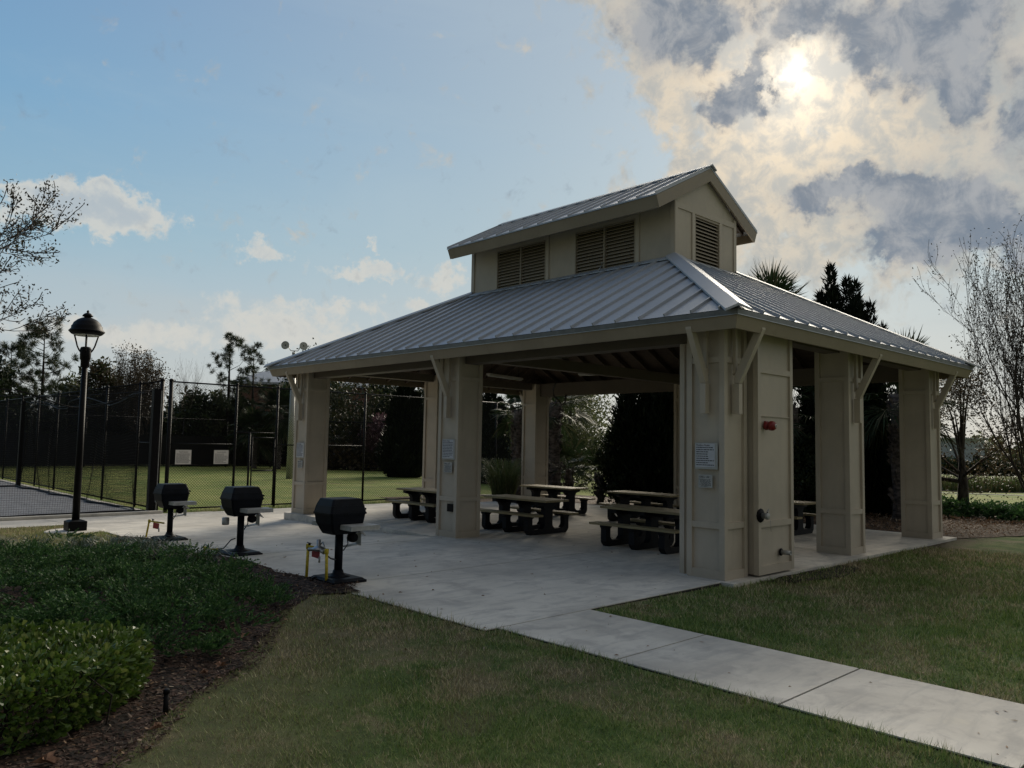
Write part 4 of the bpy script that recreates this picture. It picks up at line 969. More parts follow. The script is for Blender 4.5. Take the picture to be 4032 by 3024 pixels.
MB().box(-2.35, 33.1, -.34, -2.2, 33.3, 3.4).build('back_pole', M['black'], t)
m = MB(); 
for i in range(15): pass
t2 = thing('pitching_screen', 'black tubular pitching screen frame standing on the cage floor', 'screen', (-7.2, 22.5, -.3))
m = MB(); a = Vector((-6.45, 23.4, -.28)); b = Vector((-7.9, 22.9, -.28)); U = Vector((0,0,1.35))
m.tube([a, a+U*.93, a+U+(b-a)*.06, b+U+(a-b)*.06, b+U*.93, b], .06, 10); m.tube([a+U*.55, b+U*.55], .03, 8); m.tube([a+Vector((.1,.35,0)), a+Vector((-.1,-.35,0))], .035, 8); m.tube([b+Vector((.1,.35,0)), b+Vector((-.1,-.35,0))], .035, 8); m.tube([a, b], .03, 8); m.build('frame', M['black'], t2)
dd = (b-a); V, F = wires((a.x, a.y), (b.x, b.y), .42, 1.05, .06, .003, square=True); np_mesh('netting', V, F, M['fence'], t2, k=4)
# far perimeter fence with a dark wind screen on the left run
def farfence(label, P0, P1, step, screen):
    P0, P1 = Vector(P0), Vector(P1); L = (P1-P0).length; k = int(L/step)
    t = fence('perimeter_fence', label, P0, P1, [L*i/k for i in range(k+1)], -.4, 3.45, 'far perimeter fences', mesh=(.22, .007), post_r=.05, rail_r=.04)
    if screen:
        d = (P1-P0).normalized(); n = Vector((-d.y, d.x, 0))*-.08
        m = MB(); m.bar(P0+n+Vector((0,0,.90)), P1+n+Vector((0,0,.90)), .012, 2.3); m.build('wind_screen', M['fence'], t)
farfence('far black fence with wind screen along the back of the field', (-14, 60, 0), (17.5, 57.5, 0), 3.5, True)
farfence('far black fence angling right beyond the field, in front of the pink blossom', (17.5, 57.5, 0), (36, 39, 0), 3.4, False)
# ---------------------------------------------------------------- vegetation helpers
LM = dict(
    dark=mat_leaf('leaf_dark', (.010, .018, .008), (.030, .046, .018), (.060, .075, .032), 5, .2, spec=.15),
    bush=mat_leaf('leaf_bush', (.020, .028, .010), (.058, .066, .024), (.105, .085, .040), 1.2, .25),
    olive=mat_leaf('leaf_olive', (.040, .052, .022), (.110, .125, .055), (.17, .18, .09), 1.5, .35),
    brown=mat_leaf('leaf_brown', (.030, .024, .012), (.072, .055, .028), (.13, .09, .05), 2.0, .3),
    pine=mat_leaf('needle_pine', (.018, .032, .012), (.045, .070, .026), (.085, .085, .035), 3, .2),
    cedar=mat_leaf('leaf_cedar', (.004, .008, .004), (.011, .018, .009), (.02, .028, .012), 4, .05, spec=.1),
    palm=mat_leaf('palm_frond', (.012, .024, .009), (.032, .055, .020), (.075, .072, .038), 3, .18, .6, .2),
    juni=mat_leaf('juniper_spray', (.016, .046, .016), (.058, .135, .038), (.14, .24, .080), 5, .3, .6, .25),
    box=mat_leaf('hedge_leaf', (.036, .078, .012), (.115, .185, .030), (.22, .26, .070), 7, .3, .35, .45),
    sparse=mat_leaf('sparse_leaf', (.022, .018, .014), (.050, .045, .028), (.075, .08, .035), 6, .2),
    pink=mat_leaf('pink_blossom', (.09, .045, .055), (.19, .10, .12), (.28, .17, .19), 3, .3),
    reed=mat_leaf('reed_blade', (.045, .065, .018), (.10, .14, .045), (.20, .19, .10), 3, .35),
    lirio=mat_leaf('strap_leaf', (.030, .055, .022), (.070, .105, .045), (.30, .31, .22), 14, .25, .35),
    dry=mat_leaf('dry_leaf', (.16, .085, .04), (.30, .19, .11), (.40, .33, .24), 30, .2, .7),
)
def mat_blades():
    m, nt, pos = mat_new('grass_blade')
    a = nt.noise(pos, .42, 7, .62, .5).outputs[0]; b = nt.noise(pos, 1.9, 8, .66, .4).outputs[0]; g = [n for n in nt.t.nodes if n.type == 'NEW_GEOMETRY'][0].outputs['Random Per Island']
    d = nt.noise(nt.mapv(pos, (1, 1, 1), (31, 7, 0)), .8, 5, .6).outputs[0]
    green = nt.mix(nt.step(g, .3, .7), (.095, .170, .036), (.22, .295, .085))
    tan = nt.mix(nt.step(g, .3, .7), (.21, .178, .095), (.54, .46, .29))
    f = nt.step(nt.m('ADD', nt.m('ADD', nt.m('MULTIPLY', a, .6), nt.m('MULTIPLY', b, .5)), nt.m('MULTIPLY', nt.m('SUBTRACT', nt.m('FRACT', nt.m('MULTIPLY', g, 13.7)), .5), .22)), .50, .66)
    sp_ = nt.n('ShaderNodeSeparateXYZ', {0: pos}); f = nt.m('MAXIMUM', f, nt.m('MULTIPLY', dry_mask(nt, sp_.outputs[0], sp_.outputs[1], b), nt.step(g, .75, .35, 0.0, .8)))
    c = nt.mix(f, green, tan); c = nt.mix(nt.m('MULTIPLY', nt.step(d, .64, .74), .5), c, (.11, .085, .06, 1))
    bs = nt.n('ShaderNodeBsdfPrincipled', {'Base Color': c, 'Roughness': .6, 'Specular IOR Level': .25}); t = nt.n('ShaderNodeBsdfTranslucent', {'Color': c})
    nt.n('ShaderNodeOutputMaterial', {0: nt.n('ShaderNodeMixShader', {0: .28, 1: bs, 2: t})}); return m
LM['grass'] = mat_blades()
BK = dict(bark=mat_bark('bark', (.035, .028, .022), (.10, .085, .07)), pale=mat_bark('pale_bark', (.07, .06, .05), (.16, .14, .12)), palm=mat_bark('palm_bark', (.05, .045, .045), (.16, .14, .13), (5, 5, 12)), dark=mat_bark('dark_bark', (.012, .010, .008), (.03, .025, .02)))
def unit(a): return a/np.maximum(np.linalg.norm(a, axis=-1, keepdims=True), 1e-9)
def rdirs(n, rg): return unit(rg.normal(size=(n, 3)))
def leafq(C, D, L, Wd, rg, fold=.0, mid=.45):
    """diamond leaves: base C, direction D, length L, half width Wd"""
    n = len(C); L = np.broadcast_to(L, (n,))[:, None]; Wd = np.broadcast_to(Wd, (n,))[:, None]
    S = unit(np.cross(D, rdirs(n, rg))); up = np.cross(S, D)
    V = np.stack([C, C+D*L*mid+S*Wd+up*Wd*fold, C+D*L, C+D*L*mid-S*Wd+up*Wd*fold], 1).reshape(-1, 3)
    F = np.arange(4*n).reshape(-1, 4); return V, F
def cat(parts):
    Vs, Fs, o = [], [], 0
    for V, F in parts: Vs.append(V); Fs.append(F+o); o += len(V)
    return np.concatenate(Vs), np.concatenate(Fs)
def skeleton(base, height, spread, rg, levels=4, kids=(5, 5, 4), wob=.16, up=.35, r0=.12, trunk_h=.25, ratio=.62, multi=1, droop=0.0, lean=(0, 0), rmin=.004):
    """returns branch polylines [(pts, radii, level)] and twig samples (pos, dir)"""
    br, tw = [], []
    def grow(p, d, ln, r, lv):
        n = 5 if lv < 2 else 4; pts = [p.copy()]; rs = [r]; q = p.copy(); dd = d.copy()
        for i in range(n):
            dd = unit(dd+rg.normal(size=3)*wob+np.array([0, 0, (up-droop*lv)*.25])); q = q+dd*ln/n; pts.append(q.copy()); rs.append(max(r*(1-(i+1)/n*.65), rmin))
        br.append((pts, rs, lv))
        if lv >= levels:
            for i in range(1, n+1): tw.append((pts[i], unit(pts[i]-pts[i-1])))
            return
        k = kids[min(lv, len(kids)-1)]
        for j in range(k):
            t = (.30 if lv else trunk_h)+(1-(.30 if lv else trunk_h))*((j+rg.random()*.8)/k); f = min(t*n, n-1e-6); i = int(f); b = pts[i]+(pts[i+1]-pts[i])*(f-i); ax = unit(pts[i+1]-pts[i])
            s = unit(np.cross(ax, rg.normal(size=3))); ang = rg.uniform(.45, .95)*spread; nd = unit(ax*math.cos(ang)+s*math.sin(ang))
            grow(b, nd, ln*ratio*rg.uniform(.75, 1.15)*(1.15-.45*t), rs[i]*.55, lv+1)
        if lv: grow(pts[-1], unit(pts[-1]-pts[-2]), ln*.5, rs[-1]*.8, lv+1)
    for k in range(multi):
        a = rg.uniform(0, 2*PI)+k*2*PI/multi; d = unit(np.array([math.cos(a)*.22*(multi > 1)+lean[0], math.sin(a)*.22*(multi > 1)+lean[1], 1.0]))
        grow(np.array(base, float)+np.array([math.cos(a), math.sin(a), 0])*.12*(multi > 1), d, height*(.62 if multi == 1 else .72), r0/(multi**.5), 0)
    return br, tw
def branches(name, br, mat, root):
    m = MB()
    for pts, rs, lv in br: m.tube(pts, rs, 7 if lv == 0 else 5 if lv == 1 else 3, False)
    return m.build(name, mat, root)
def open_tree(name, label, base, height, spread, seed, leafn, leaf, mat, bark, lv=4, kids=(6, 5, 4), r0=.12, trunk_h=.25, multi=1, group=None, catg='tree', up=.35, lsz=.05, lw=.012, blossom=None, lean=(0, 0), rmin=.004):
    rg = np.random.default_rng(seed); root = thing(name, label, catg, tuple(base), group)
    br, tw = skeleton(base, height, spread, rg, lv, kids, r0=r0, trunk_h=trunk_h, multi=multi, up=up, lean=lean, rmin=rmin)
    zmax = max(p[2] for pts, _, _ in br for p in pts); k = height/(zmax-base[2]); B = np.array(base)
    br = [([B+(p-B)*k for p in pts], rs, l) for pts, rs, l in br]; tw = [(B+(p-B)*k, d) for p, d in tw]
    branches('trunk', br, bark, root)
    if leafn:
        P = np.array([p for p, d in tw]); D = np.array([d for p, d in tw]); idx = rg.integers(0, len(P), leafn)
        C = P[idx]+rg.normal(size=(leafn, 3))*leaf; dr = unit(D[idx]*.6+rdirs(leafn, rg)); 
        V, F = leafq(C, dr, lsz*rg.uniform(.6, 1.3, leafn), lw*rg.uniform(.7, 1.3, leafn), rg); np_mesh('crown', V, F, mat, root, k=4)
    return root
def bushy_tree(name, label, base, height, radius, seed, mat, n=7000, lsz=.22, group=None, crown0=.25, clumps=26, squash=1.0, bark=None, catg='tree', loose=.30, trunk=True):
    rg = np.random.default_rng(seed); root = thing(name, label, catg, tuple(base), group); B = np.array(base, float)
    zc0 = height*crown0; H = height-zc0
    u = rg.random(clumps); th = rg.uniform(0, 2*PI, clumps); prof = np.sin(np.clip(.12+u*.93, 0, 1)*PI)**.55
    rr_ = radius*prof*rg.uniform(.35, 1.0, clumps); K = np.stack([np.cos(th)*rr_, np.sin(th)*rr_, zc0+u*H*.92], 1)
    R = radius*rg.uniform(.18, .42, clumps); idx = rg.integers(0, clumps, n)
    q = rdirs(n, rg)*(rg.random((n, 1))**.45); C = B+K[idx]+q*R[idx][:, None]*np.array([1, 1, squash*.85])
    C += rg.normal(size=(n, 3))*radius*loose*.12
    dr = unit(q*.6+rdirs(n, rg)*.8+np.array([0, 0, .25])); V, F = leafq(C, dr, lsz*rg.uniform(.5, 1.3, n), lsz*.28*rg.uniform(.6, 1.3, n), rg)
    np_mesh('crown', V, F, mat, root, k=4)
    if trunk:
        m = MB(); m.tube([B, B+[0.05, 0, zc0], B+[0, 0.03, height*.6]], [radius*.07+.04, radius*.05+.03, .03], 7)
        for i in range(min(14, clumps)): m.tube([B+[0, 0, zc0*.8+K[i, 2]*.2], B+K[i]*[.5, .5, .8], B+K[i]], [.05, .03, .012], 4, False)
        m.build('trunk', bark or BK['bark'], root)
    return root
def pine(name, label, base, height, radius, seed, group, n=26, lsz=.24, bare=.3, dens=1.0):
    rg = np.random.default_rng(seed); root = thing(name, label, 'tree', tuple(base), group); B = np.array(base, float); m = MB()
    m.tube([B, B+[.1, .05, height*.5], B+[0, 0, height*.97]], [.17*height/9, .11*height/9, .02], 7); tips = []
    for i in range(n):
        t = bare+(1-bare)*(i+rg.random()*.6)/n; z = height*t; ln = radius*(1.05-t)**.55*rg.uniform(.55, 1.1)+.15; a = rg.uniform(0, 2*PI); d = np.array([math.cos(a), math.sin(a), rg.uniform(.05, .55)])
        p0 = B+[0, 0, z]; p1 = p0+d*ln*.55; p2 = p0+np.array([d[0], d[1], d[2]+.35])*ln; m.tube([p0, p1, p2], [.035, .02, .008], 4, False); tips += [(p2, d), (p0+d*ln*.8+[0, 0, .1*ln], d)]
        for j in range(3):
            f = rg.uniform(.4, .95); q = p0+(p2-p0)*f; s = unit(rg.normal(size=3)+np.array([0, 0, .5]))*ln*.3; m.tube([q, q+s], [.012, .005], 3, False); tips.append((q+s, s/np.linalg.norm(s)))
    tips.append((B+[0, 0, height*.97], np.array([0, 0, 1.])))
    m.build('trunk', BK['dark'], root); parts = []
    k = int(46*dens)
    for p, d in tips:
        q = unit(rdirs(k, rg)+unit(np.array(d)+1e-6)*.75+np.array([0, 0, .25])); parts.append(leafq(p+rg.normal(size=(k, 3))*.05, q, lsz*rg.uniform(.7, 1.3, k), .016, rg))
    V, F = cat(parts); np_mesh('crown', V, F, LM['pine'], root, k=4); return root
def conifer(name, label, base, spires, seed, mat, n=9000, lsz=.16, w=.03, group=None, catg='tree', lean=(0, 0)):
    """upright juniper or cypress: overlapping flame-shaped spires (dx, dy, z0, z1, r)"""
    rg = np.random.default_rng(seed); root = thing(name, label, catg, tuple(base), group); B = np.array(base, float); parts = []; core = MB()
    tot = sum((s[3]-s[2])*s[4] for s in spires)
    for dx, dy, z0, z1, r in spires:
        k = int(n*(z1-z0)*r/tot); t = rg.random(k)**1.15; a = rg.uniform(0, 2*PI, k); lump = 1+.22*np.sin(a*3+t*9+dx*5)+.16*np.sin(a*7-t*21)
        R = r*np.clip(np.minimum((t+.05)*5, 1)*(1-t)**.62, .02, 2)*lump*rg.uniform(.62, 1.08, k)
        C = B+np.stack([dx+np.cos(a)*R+lean[0]*t, dy+np.sin(a)*R+lean[1]*t, z0+t*(z1-z0)], 1)
        dr = unit(np.stack([np.cos(a)*.55, np.sin(a)*.55, np.full(k, 1.0)], 1)+rg.normal(size=(k, 3))*.32)
        parts.append(leafq(C, dr, lsz*rg.uniform(.6, 1.5, k), w*rg.uniform(.6, 1.4, k), rg))
        core.tube([B+[dx, dy, z0+.02], B+[dx+lean[0]*.15, dy+lean[1]*.15, z0+(z1-z0)*.15], B+[dx+lean[0]*.5, dy+lean[1]*.5, z0+(z1-z0)*.5], B+[dx+lean[0]*.85, dy+lean[1]*.85, z0+(z1-z0)*.85]], [r*.4, r*.66, r*.48, r*.12], 9)
    V, F = cat(parts); np_mesh('crown', V, F, mat, root, k=4); core.build('inner_branches', LM['cedar'], root)
    m = MB(); m.tube([B-[0, 0, .1], B+[0, 0, spires[0][3]*.5]], [.12, .06], 8); m.build('trunk', BK['dark'], root); return root
def frond(p, d, plen, flen, rg, nseg=26, arc=1.75, droop=.35, w=.02):
    d = unit(np.array(d, float)); h = p+d*plen; s = unit(np.cross(d, rg.normal(size=3)*.25+np.array([0, 0, 1.]))); nrm = np.cross(s, d)
    a = np.linspace(-arc, arc, nseg)+rg.normal(size=nseg)*.03; L = flen*(1-.28*np.abs(a)/arc)*rg.uniform(.88, 1.08, nseg)
    D = d[None]*np.cos(a)[:, None]+s[None]*np.sin(a)[:, None]+nrm[None]*(.18*np.abs(a)[:, None]); D = unit(D)
    M_ = h+D*(L*.55)[:, None]; T_ = h+D*L[:, None]-np.array([0, 0, 1.])*(L*droop*rg.uniform(.5, 1.3, nseg))[:, None]
    S = unit(np.cross(D, nrm[None]+rg.normal(size=(nseg, 3))*.2))*w; M_ = M_-np.array([0, 0, 1.])*(L*droop*.22)[:, None]
    V = np.stack([np.repeat(h[None], nseg, 0), M_+S, T_, M_-S], 1).reshape(-1, 3); F = np.arange(4*nseg).reshape(-1, 4)
    e = unit(np.cross(d, [0, 0, 1.]))*.012; PV = np.array([p-e, p+e, h+e*.6, h-e*.6]); PF = np.array([[0, 1, 2, 3]]); return [(V, F), (PV, PF)]
def palm(name, label, base, height, plen, flen, nf, seed, group=None, trunk_r=.16, lo=-.9, hi=1.35, droop=.35, w=.022, boots=True, catg='palm tree', skirt=0):
    rg = np.random.default_rng(seed); root = thing(name, label, catg, tuple(base), group); B = np.array(base, float); top = B+[0, 0, height]; parts = []
    for i in range(nf):
        a = i*2.39996+rg.uniform(-.3, .3); e = lo+(hi-lo)*((i+.5)/nf)**.8; e = e+rg.normal()*.1
        d = np.array([math.cos(a)*math.cos(e), math.sin(a)*math.cos(e), math.sin(e)]); parts += frond(top+[0, 0, -.25+.3*i/nf], d, plen*rg.uniform(.7, 1.1), flen*rg.uniform(.85, 1.12), rg, droop=droop*(1.2-.6*i/nf), w=w)
    V, F = cat(parts); np_mesh('crown', V, F, LM['palm'], root, k=4)
    if height > .5:
        m = MB(); pts = [B-[0, 0, .1]]+[B+[.02*math.sin(j), .02*math.cos(j*1.7), height*j/8] for j in range(1, 9)]; m.tube(pts, [trunk_r*1.25]+[trunk_r]*8, 12)
        if boots:
            for j in range(int(height*26)):
                z = height*.08+height*.92*rg.random(); a = rg.uniform(0, 2*PI); c, s_ = math.cos(a), math.sin(a); p0 = B+[c*trunk_r*.8, s_*trunk_r*.8, z]; m.bar(p0, p0+[c*.13, s_*.13, .16], .09, .03, (-s_, c, 0.01))
        m.build('trunk', BK['palm'], root)
    return root
def blades(name, label, base, n, radius, L, W_h, seed, mat, catg, spread=.5, group=None, kind=None, arch=.6, seg=3, centers=None):
    rg = np.random.default_rng(seed); C = np.zeros((n, 3)); a = rg.uniform(0, 2*PI, n); r = radius*np.sqrt(rg.random(n)); C[:, 0] = np.cos(a)*r; C[:, 1] = np.sin(a)*r; C += np.array(base)
    if centers is not None: C = centers
    a2 = a+rg.normal(size=n)*.6 if centers is None else rg.uniform(0, 2*PI, n); out = np.stack([np.cos(a2), np.sin(a2), np.zeros(n)], 1); Ls = (L*rg.uniform(.55, 1.2, n))[:, None]; sp = (spread*rg.uniform(.2, 1.3, n))[:, None]
    S = np.stack([-np.sin(a2+rg.normal(size=n)*.8), np.cos(a2), np.zeros(n)], 1)*W_h; rows = []
    for j in range(seg+1):
        t = j/seg; h = np.sin(t*PI*.5*(1+arch*.45))/1.0; P = C+out*Ls*sp*(t**1.6)+np.array([0, 0, 1.])*Ls*h*.85; k = (1-t)**.7 if j < seg else 0.02; rows += [P-S*k, P+S*k]
    V = np.stack(rows, 1).reshape(-1, 3); m_ = 2*(seg+1); b = (np.arange(n)*m_)[:, None]; F = np.concatenate([b+np.array([[2*j, 2*j+1, 2*j+3, 2*j+2]]) for j in range(seg)])
    return V, F
def az_pt(az, d, dz=0): x, y = -10.303+d*math.cos(math.radians(az)), -6.255+d*math.sin(math.radians(az)); return (x, y, gz(x, y)+dz)
# ---------------------------------------------------------------- left and right open trees with sparse small leaves
open_tree('small_leaf_tree', 'sparse fine twigged tree with small leaves at the left frame edge, above the junipers', (-10.4, 6.2, -.1), 7.2, .9, 21, 42000, .045, LM['sparse'], BK['bark'], lv=4, kids=(9, 6, 5, 4), r0=.09, trunk_h=.18, up=.38, lsz=.048, lw=.010, rmin=.0055)
open_tree('small_leaf_tree', 'tall nearly bare tree with many upright twiggy stems at the right frame edge', (14.2, -.75, -.12), 8.4, .62, 8, 12500, .07, LM['sparse'], BK['bark'], lv=3, kids=(12, 8, 5), r0=.10, trunk_h=.14, up=1.0, lsz=.065, lw=.015, multi=3, rmin=.005)
bushy_tree('leafy_tree', 'dense brown leaved tree under the right eave corner, beside the bare tree', az_pt(16.6, 28.5), 4.7, 2.3, 44, LM['brown'], n=11000, lsz=.085, crown0=.22, clumps=30, loose=.9)
# ---------------------------------------------------------------- left background: trees beyond the field
g1 = 'trees beyond the far fence'
pine('pine_tree', 'leftmost tall pine, seen left of the lamp post', az_pt(77.6, 71), 10.7, 3.6, 1, g1, 34, .42, .25, 1.5)
pine('pine_tree', 'second pine behind the leftmost one, at the left frame edge', az_pt(79.3, 73), 9.2, 3.3, 2, g1, 28, .42, .2, 1.5)
pine('pine_tree', 'slim pine standing clear against the sky, left of the floodlights', az_pt(66.5, 72), 11.2, 2.8, 3, g1, 22, .38, .35, 1.3)
pine('pine_tree', 'shorter pine just left of the far roof corner', az_pt(64.9, 73), 10.3, 2.4, 4, g1, 20, .38, .3, 1.3)
open_tree('bare_tree', 'thin leafless tree rising alone between the bushy trees and the slim pine', az_pt(69.5, 71), 9.6, .45, 31, 0, .1, LM['sparse'], BK['pale'], lv=3, kids=(12, 4, 3), r0=.09, trunk_h=.3, up=.9, group=g1)
for az_, d, h, sd, lb in [(72.9, 68, 8.3, 12, 'brownish twiggy tree between the lamp post and the tallest bushy tree'), (71.2, 65, 9.2, 13, 'tallest brownish bushy tree above the fence corner'), (74.6, 67, 8.0, 10, 'twiggy tree with thin top just right of the lamp head')]:
    open_tree('bushy_tree', lb, az_pt(az_, d*1.14), h*1.12, .72, sd, 5200, .20, LM['brown'], BK['bark'], lv=3, kids=(10, 6, 5), r0=.12, trunk_h=.08, up=.9, group=g1, lsz=.18, lw=.05, multi=2, rmin=.01)
for az_, d, h, r, mt, sd, lb in [(74.3, 66, 8.0, 2.3, 'bush', 11, 'rounded bushy tree just right of the lamp post top'), 
        (76.0, 69, 6.6, 2.6, 'olive', 14, 'low olive tree between the leftmost pine and the lamp post'), (80.6, 60, 7.2, 3.0, 'dark', 15, 'dark tree filling the left edge behind the netting'), (68.3, 62, 5.6, 1.9, 'dark', 16, 'dark shrubby tree right of the fence corner post'),
        (67.2, 63, 5.6, 1.6, 'olive', 17, 'olive shrubby tree above the right rule sign'), (65.7, 64, 5.6, 1.8, 'dark', 18, 'dark shrubby tree above the gate'), (60.6, 68, 10.2, 3.6, 'dark', 19, 'tall dark tree behind the leftmost column and floodlight mast'),
        (57.8, 70, 9.4, 3.4, 'bush', 20, 'tall dark tree seen between the leftmost and middle columns, left half'), (55.4, 74, 9.8, 3.2, 'dark', 22, 'tall tree behind the first cone shaped conifer'), (51.8, 70, 9.0, 3.0, 'bush', 23, 'bushy tree hidden behind the middle column'), (47.2, 60, 5.0, 2.6, 'olive', 24, 'low round tree seen right of the middle column')]:
    q_ = 1.15 if az_ > 59 else 1.0
    bushy_tree('bushy_tree', lb, az_pt(az_, d*q_), h*q_*.97, r*q_, sd, LM[mt], n=5200, lsz=.34, group=g1, crown0=.06 if h < 7 else .12, clumps=34, loose=.8)
palm('cabbage_palm', 'broad cabbage palm with drooping fronds behind the gate, under the far roof corner', az_pt(63.0, 66), 4.5, 1.5, 1.6, 40, 51, g1, .2, w=.06)
palm('cabbage_palm', 'smaller cabbage palm left of the broad one', az_pt(64.6, 67), 2.9, 1.4, 1.4, 34, 52, g1, .2, w=.06)
open_tree('flowering_tree', 'pink blossoming tree seen beneath the roof between the two left columns', az_pt(55.4, 66), 4.8, .9, 53, 5200, .25, LM['pink'], BK['pale'], lv=3, kids=(7, 5, 4), lsz=.20, lw=.07, trunk_h=.25)
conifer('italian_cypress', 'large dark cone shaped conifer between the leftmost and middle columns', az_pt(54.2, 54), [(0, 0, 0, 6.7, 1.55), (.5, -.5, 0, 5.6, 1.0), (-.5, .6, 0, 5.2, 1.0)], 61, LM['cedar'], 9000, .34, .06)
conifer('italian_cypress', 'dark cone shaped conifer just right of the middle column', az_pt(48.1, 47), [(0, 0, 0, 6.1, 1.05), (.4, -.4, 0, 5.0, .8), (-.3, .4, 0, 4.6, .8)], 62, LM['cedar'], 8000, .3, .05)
# one far wood that reads as a mass
def wood(label, a0, a1, d0, d1, h, n, seed, mat, lsz=.5, name='woodland'):
    rg = np.random.default_rng(seed); a = rg.uniform(a0, a1, n); d = rg.uniform(d0, d1, n); top = h*(.72+.16*np.sin(a*1.9+seed)+.12*np.sin(a*5.3)+.08*np.sin(a*13.1)); z = top*rg.random(n)**.8
    x = -10.303+d*np.cos(np.radians(a)); y = -6.255+d*np.sin(np.radians(a)); g0 = np.array([gz(p, q) for p, q in zip(x, y)])
    V, F = leafq(np.stack([x, y, g0+z], 1), unit(rdirs(n, rg)+np.array([0, 0, .4])), lsz*rg.uniform(.5, 1.4, n), lsz*.3, rg); o = np_mesh(name, V, F, mat, k=4); tag(o, label, name, kind='stuff')
wood('dark mass of undergrowth and trees along the far side of the field', 46, 86, 77, 88, 6.6, 42000, 71, LM['dark'], .55)
wood('brush growing along the back fence', 49, 61, 66, 70, 2.4, 7000, 72, LM['brown'], .4, 'undergrowth')
wood('far line of trees beyond the road to the east', 6, 46, 185, 215, 7.0, 16000, 73, LM['olive'], 1.1)
# ---------------------------------------------------------------- plants right behind the pavilion
g2 = 'trees and palms behind the pavilion'
bushy_tree('live_oak', 'pale olive live oak with hanging foliage seen through the back opening of the pavilion', az_pt(42.2, 47), 7.5, 3.2, 81, LM['olive'], n=20000, lsz=.20, crown0=.10, clumps=60, loose=1.0)
palm('cabbage_palm', 'cabbage palm with rough trunk just right of the far corner column', (11.6, 14.4, -.2), 3.75, 1.0, .95, 26, 82, g2, .24, w=.03)
palm('cabbage_palm', 'cabbage palm whose fronds show left of the far corner column', (10.6, 15.4, -.25), 3.5, .7, .75, 18, 83, g2, .18, w=.03)
palm('dwarf_palmetto', 'spiky palmetto behind the far table, beside the rough palm trunk', (12.2, 14.2, -.15), 1.15, .75, .70, 16, 84, g2, .12, lo=-.5, w=.022, catg='palmetto')
palm('dwarf_palmetto', 'palmetto with dark fronds in front of the large cedar', (12.2, 12.6, -.15), .95, .7, .65, 16, 85, g2, .12, lo=-.5, w=.022, catg='palmetto')
bushy_tree('live_oak', 'second olive live oak farther behind the pale one', az_pt(42.6, 62), 9.5, 4.2, 181, LM['olive'], n=15000, lsz=.26, crown0=.05, clumps=60, loose=1.0)
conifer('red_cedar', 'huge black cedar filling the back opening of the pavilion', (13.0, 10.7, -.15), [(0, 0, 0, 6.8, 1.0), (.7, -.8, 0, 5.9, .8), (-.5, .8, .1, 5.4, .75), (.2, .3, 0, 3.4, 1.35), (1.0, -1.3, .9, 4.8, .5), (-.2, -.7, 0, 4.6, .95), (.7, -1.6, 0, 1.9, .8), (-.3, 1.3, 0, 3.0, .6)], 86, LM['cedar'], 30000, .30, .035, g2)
bushy_tree('red_cedar', 'ragged dark cedar bough mass leaning right of the huge black cedar', (14.2, 9.2, -.15), 5.0, 1.1, 186, LM['cedar'], n=2600, lsz=.17, group=g2, crown0=.12, clumps=30, loose=1.2)
bushy_tree('broadleaf_shrub', 'dark bushy shrub at the left foot of the huge black cedar', (12.4, 11.9, -.15), 2.9, 1.0, 187, LM['dark'], n=5000, lsz=.12, group=g2, crown0=.05, clumps=26, catg='shrub', loose=1.0)
bushy_tree('broadleaf_shrub', 'loose dark shrub seen right of the black cedar', (14.2, 8.3, -.2), 4.6, 1.5, 87, LM['dark'], n=5000, lsz=.16, group=g2, crown0=.18, clumps=24, catg='shrub')
palm('cabbage_palm', 'cabbage palm whose spiky top rises above the right hand roof slope', (14.4, 7.0, -.2), 6.5, .95, 1.45, 46, 88, g2, .2, lo=-1.1, hi=1.5, droop=.14, w=.026)
conifer('red_cedar', 'tall pointed dark cedar above the right hand roof slope', (14.5, 4.6, -.2), [(0, .28, 0, 8.05, .62), (.2, -.18, 0, 7.6, .62), (-.2, -.60, 0, 7.35, .56), (0, .62, 0, 7.2, .56), (.1, -.95, 0, 6.7, .5), (0, .95, 0, 6.5, .5), (-.2, .1, 0, 7.2, 1.15), (.2, -.45, 0, 6.9, 1.15), (.3, .2, 0, 5.6, 1.3), (-.1, -1.35, 0, 5.9, .34), (0, 1.2, 0, 5.6, .34), (0, -1.75, 0, 5.1, .25)], 89, LM['cedar'], 34000, .22, .024, g2)
palm('cabbage_palm', 'cabbage palm half hidden behind the last column of the right hand side', (13.0, 2.3, -.15), 3.7, 1.05, 1.05, 28, 90, g2, .2, w=.028)
palm('cabbage_palm', 'cabbage palm filling the gap right of the service enclosure', (13.2, 5.6, -.15), 3.4, 1.0, 1.0, 26, 91, g2, .2, w=.028)
bushy_tree('broadleaf_shrub', 'dark shrub low in the gap right of the service enclosure', (12.8, 5.0, -.15), 2.5, 1.1, 92, LM['dark'], n=4200, lsz=.14, group=g2, crown0=.05, clumps=24, catg='shrub', trunk=False)
V, F = blades('x', '', (8.5, 13.9, -.2), 900, .38, 1.65, .010, 93, None, '', spread=.75, arch=.9, seg=5)
t = thing('fountain_grass', 'arching fountain grass clump between the middle column and far corner column', 'ornamental grass', (8.5, 13.9, -.2)); np_mesh('blades', V, F, LM['reed'], t, k=4)
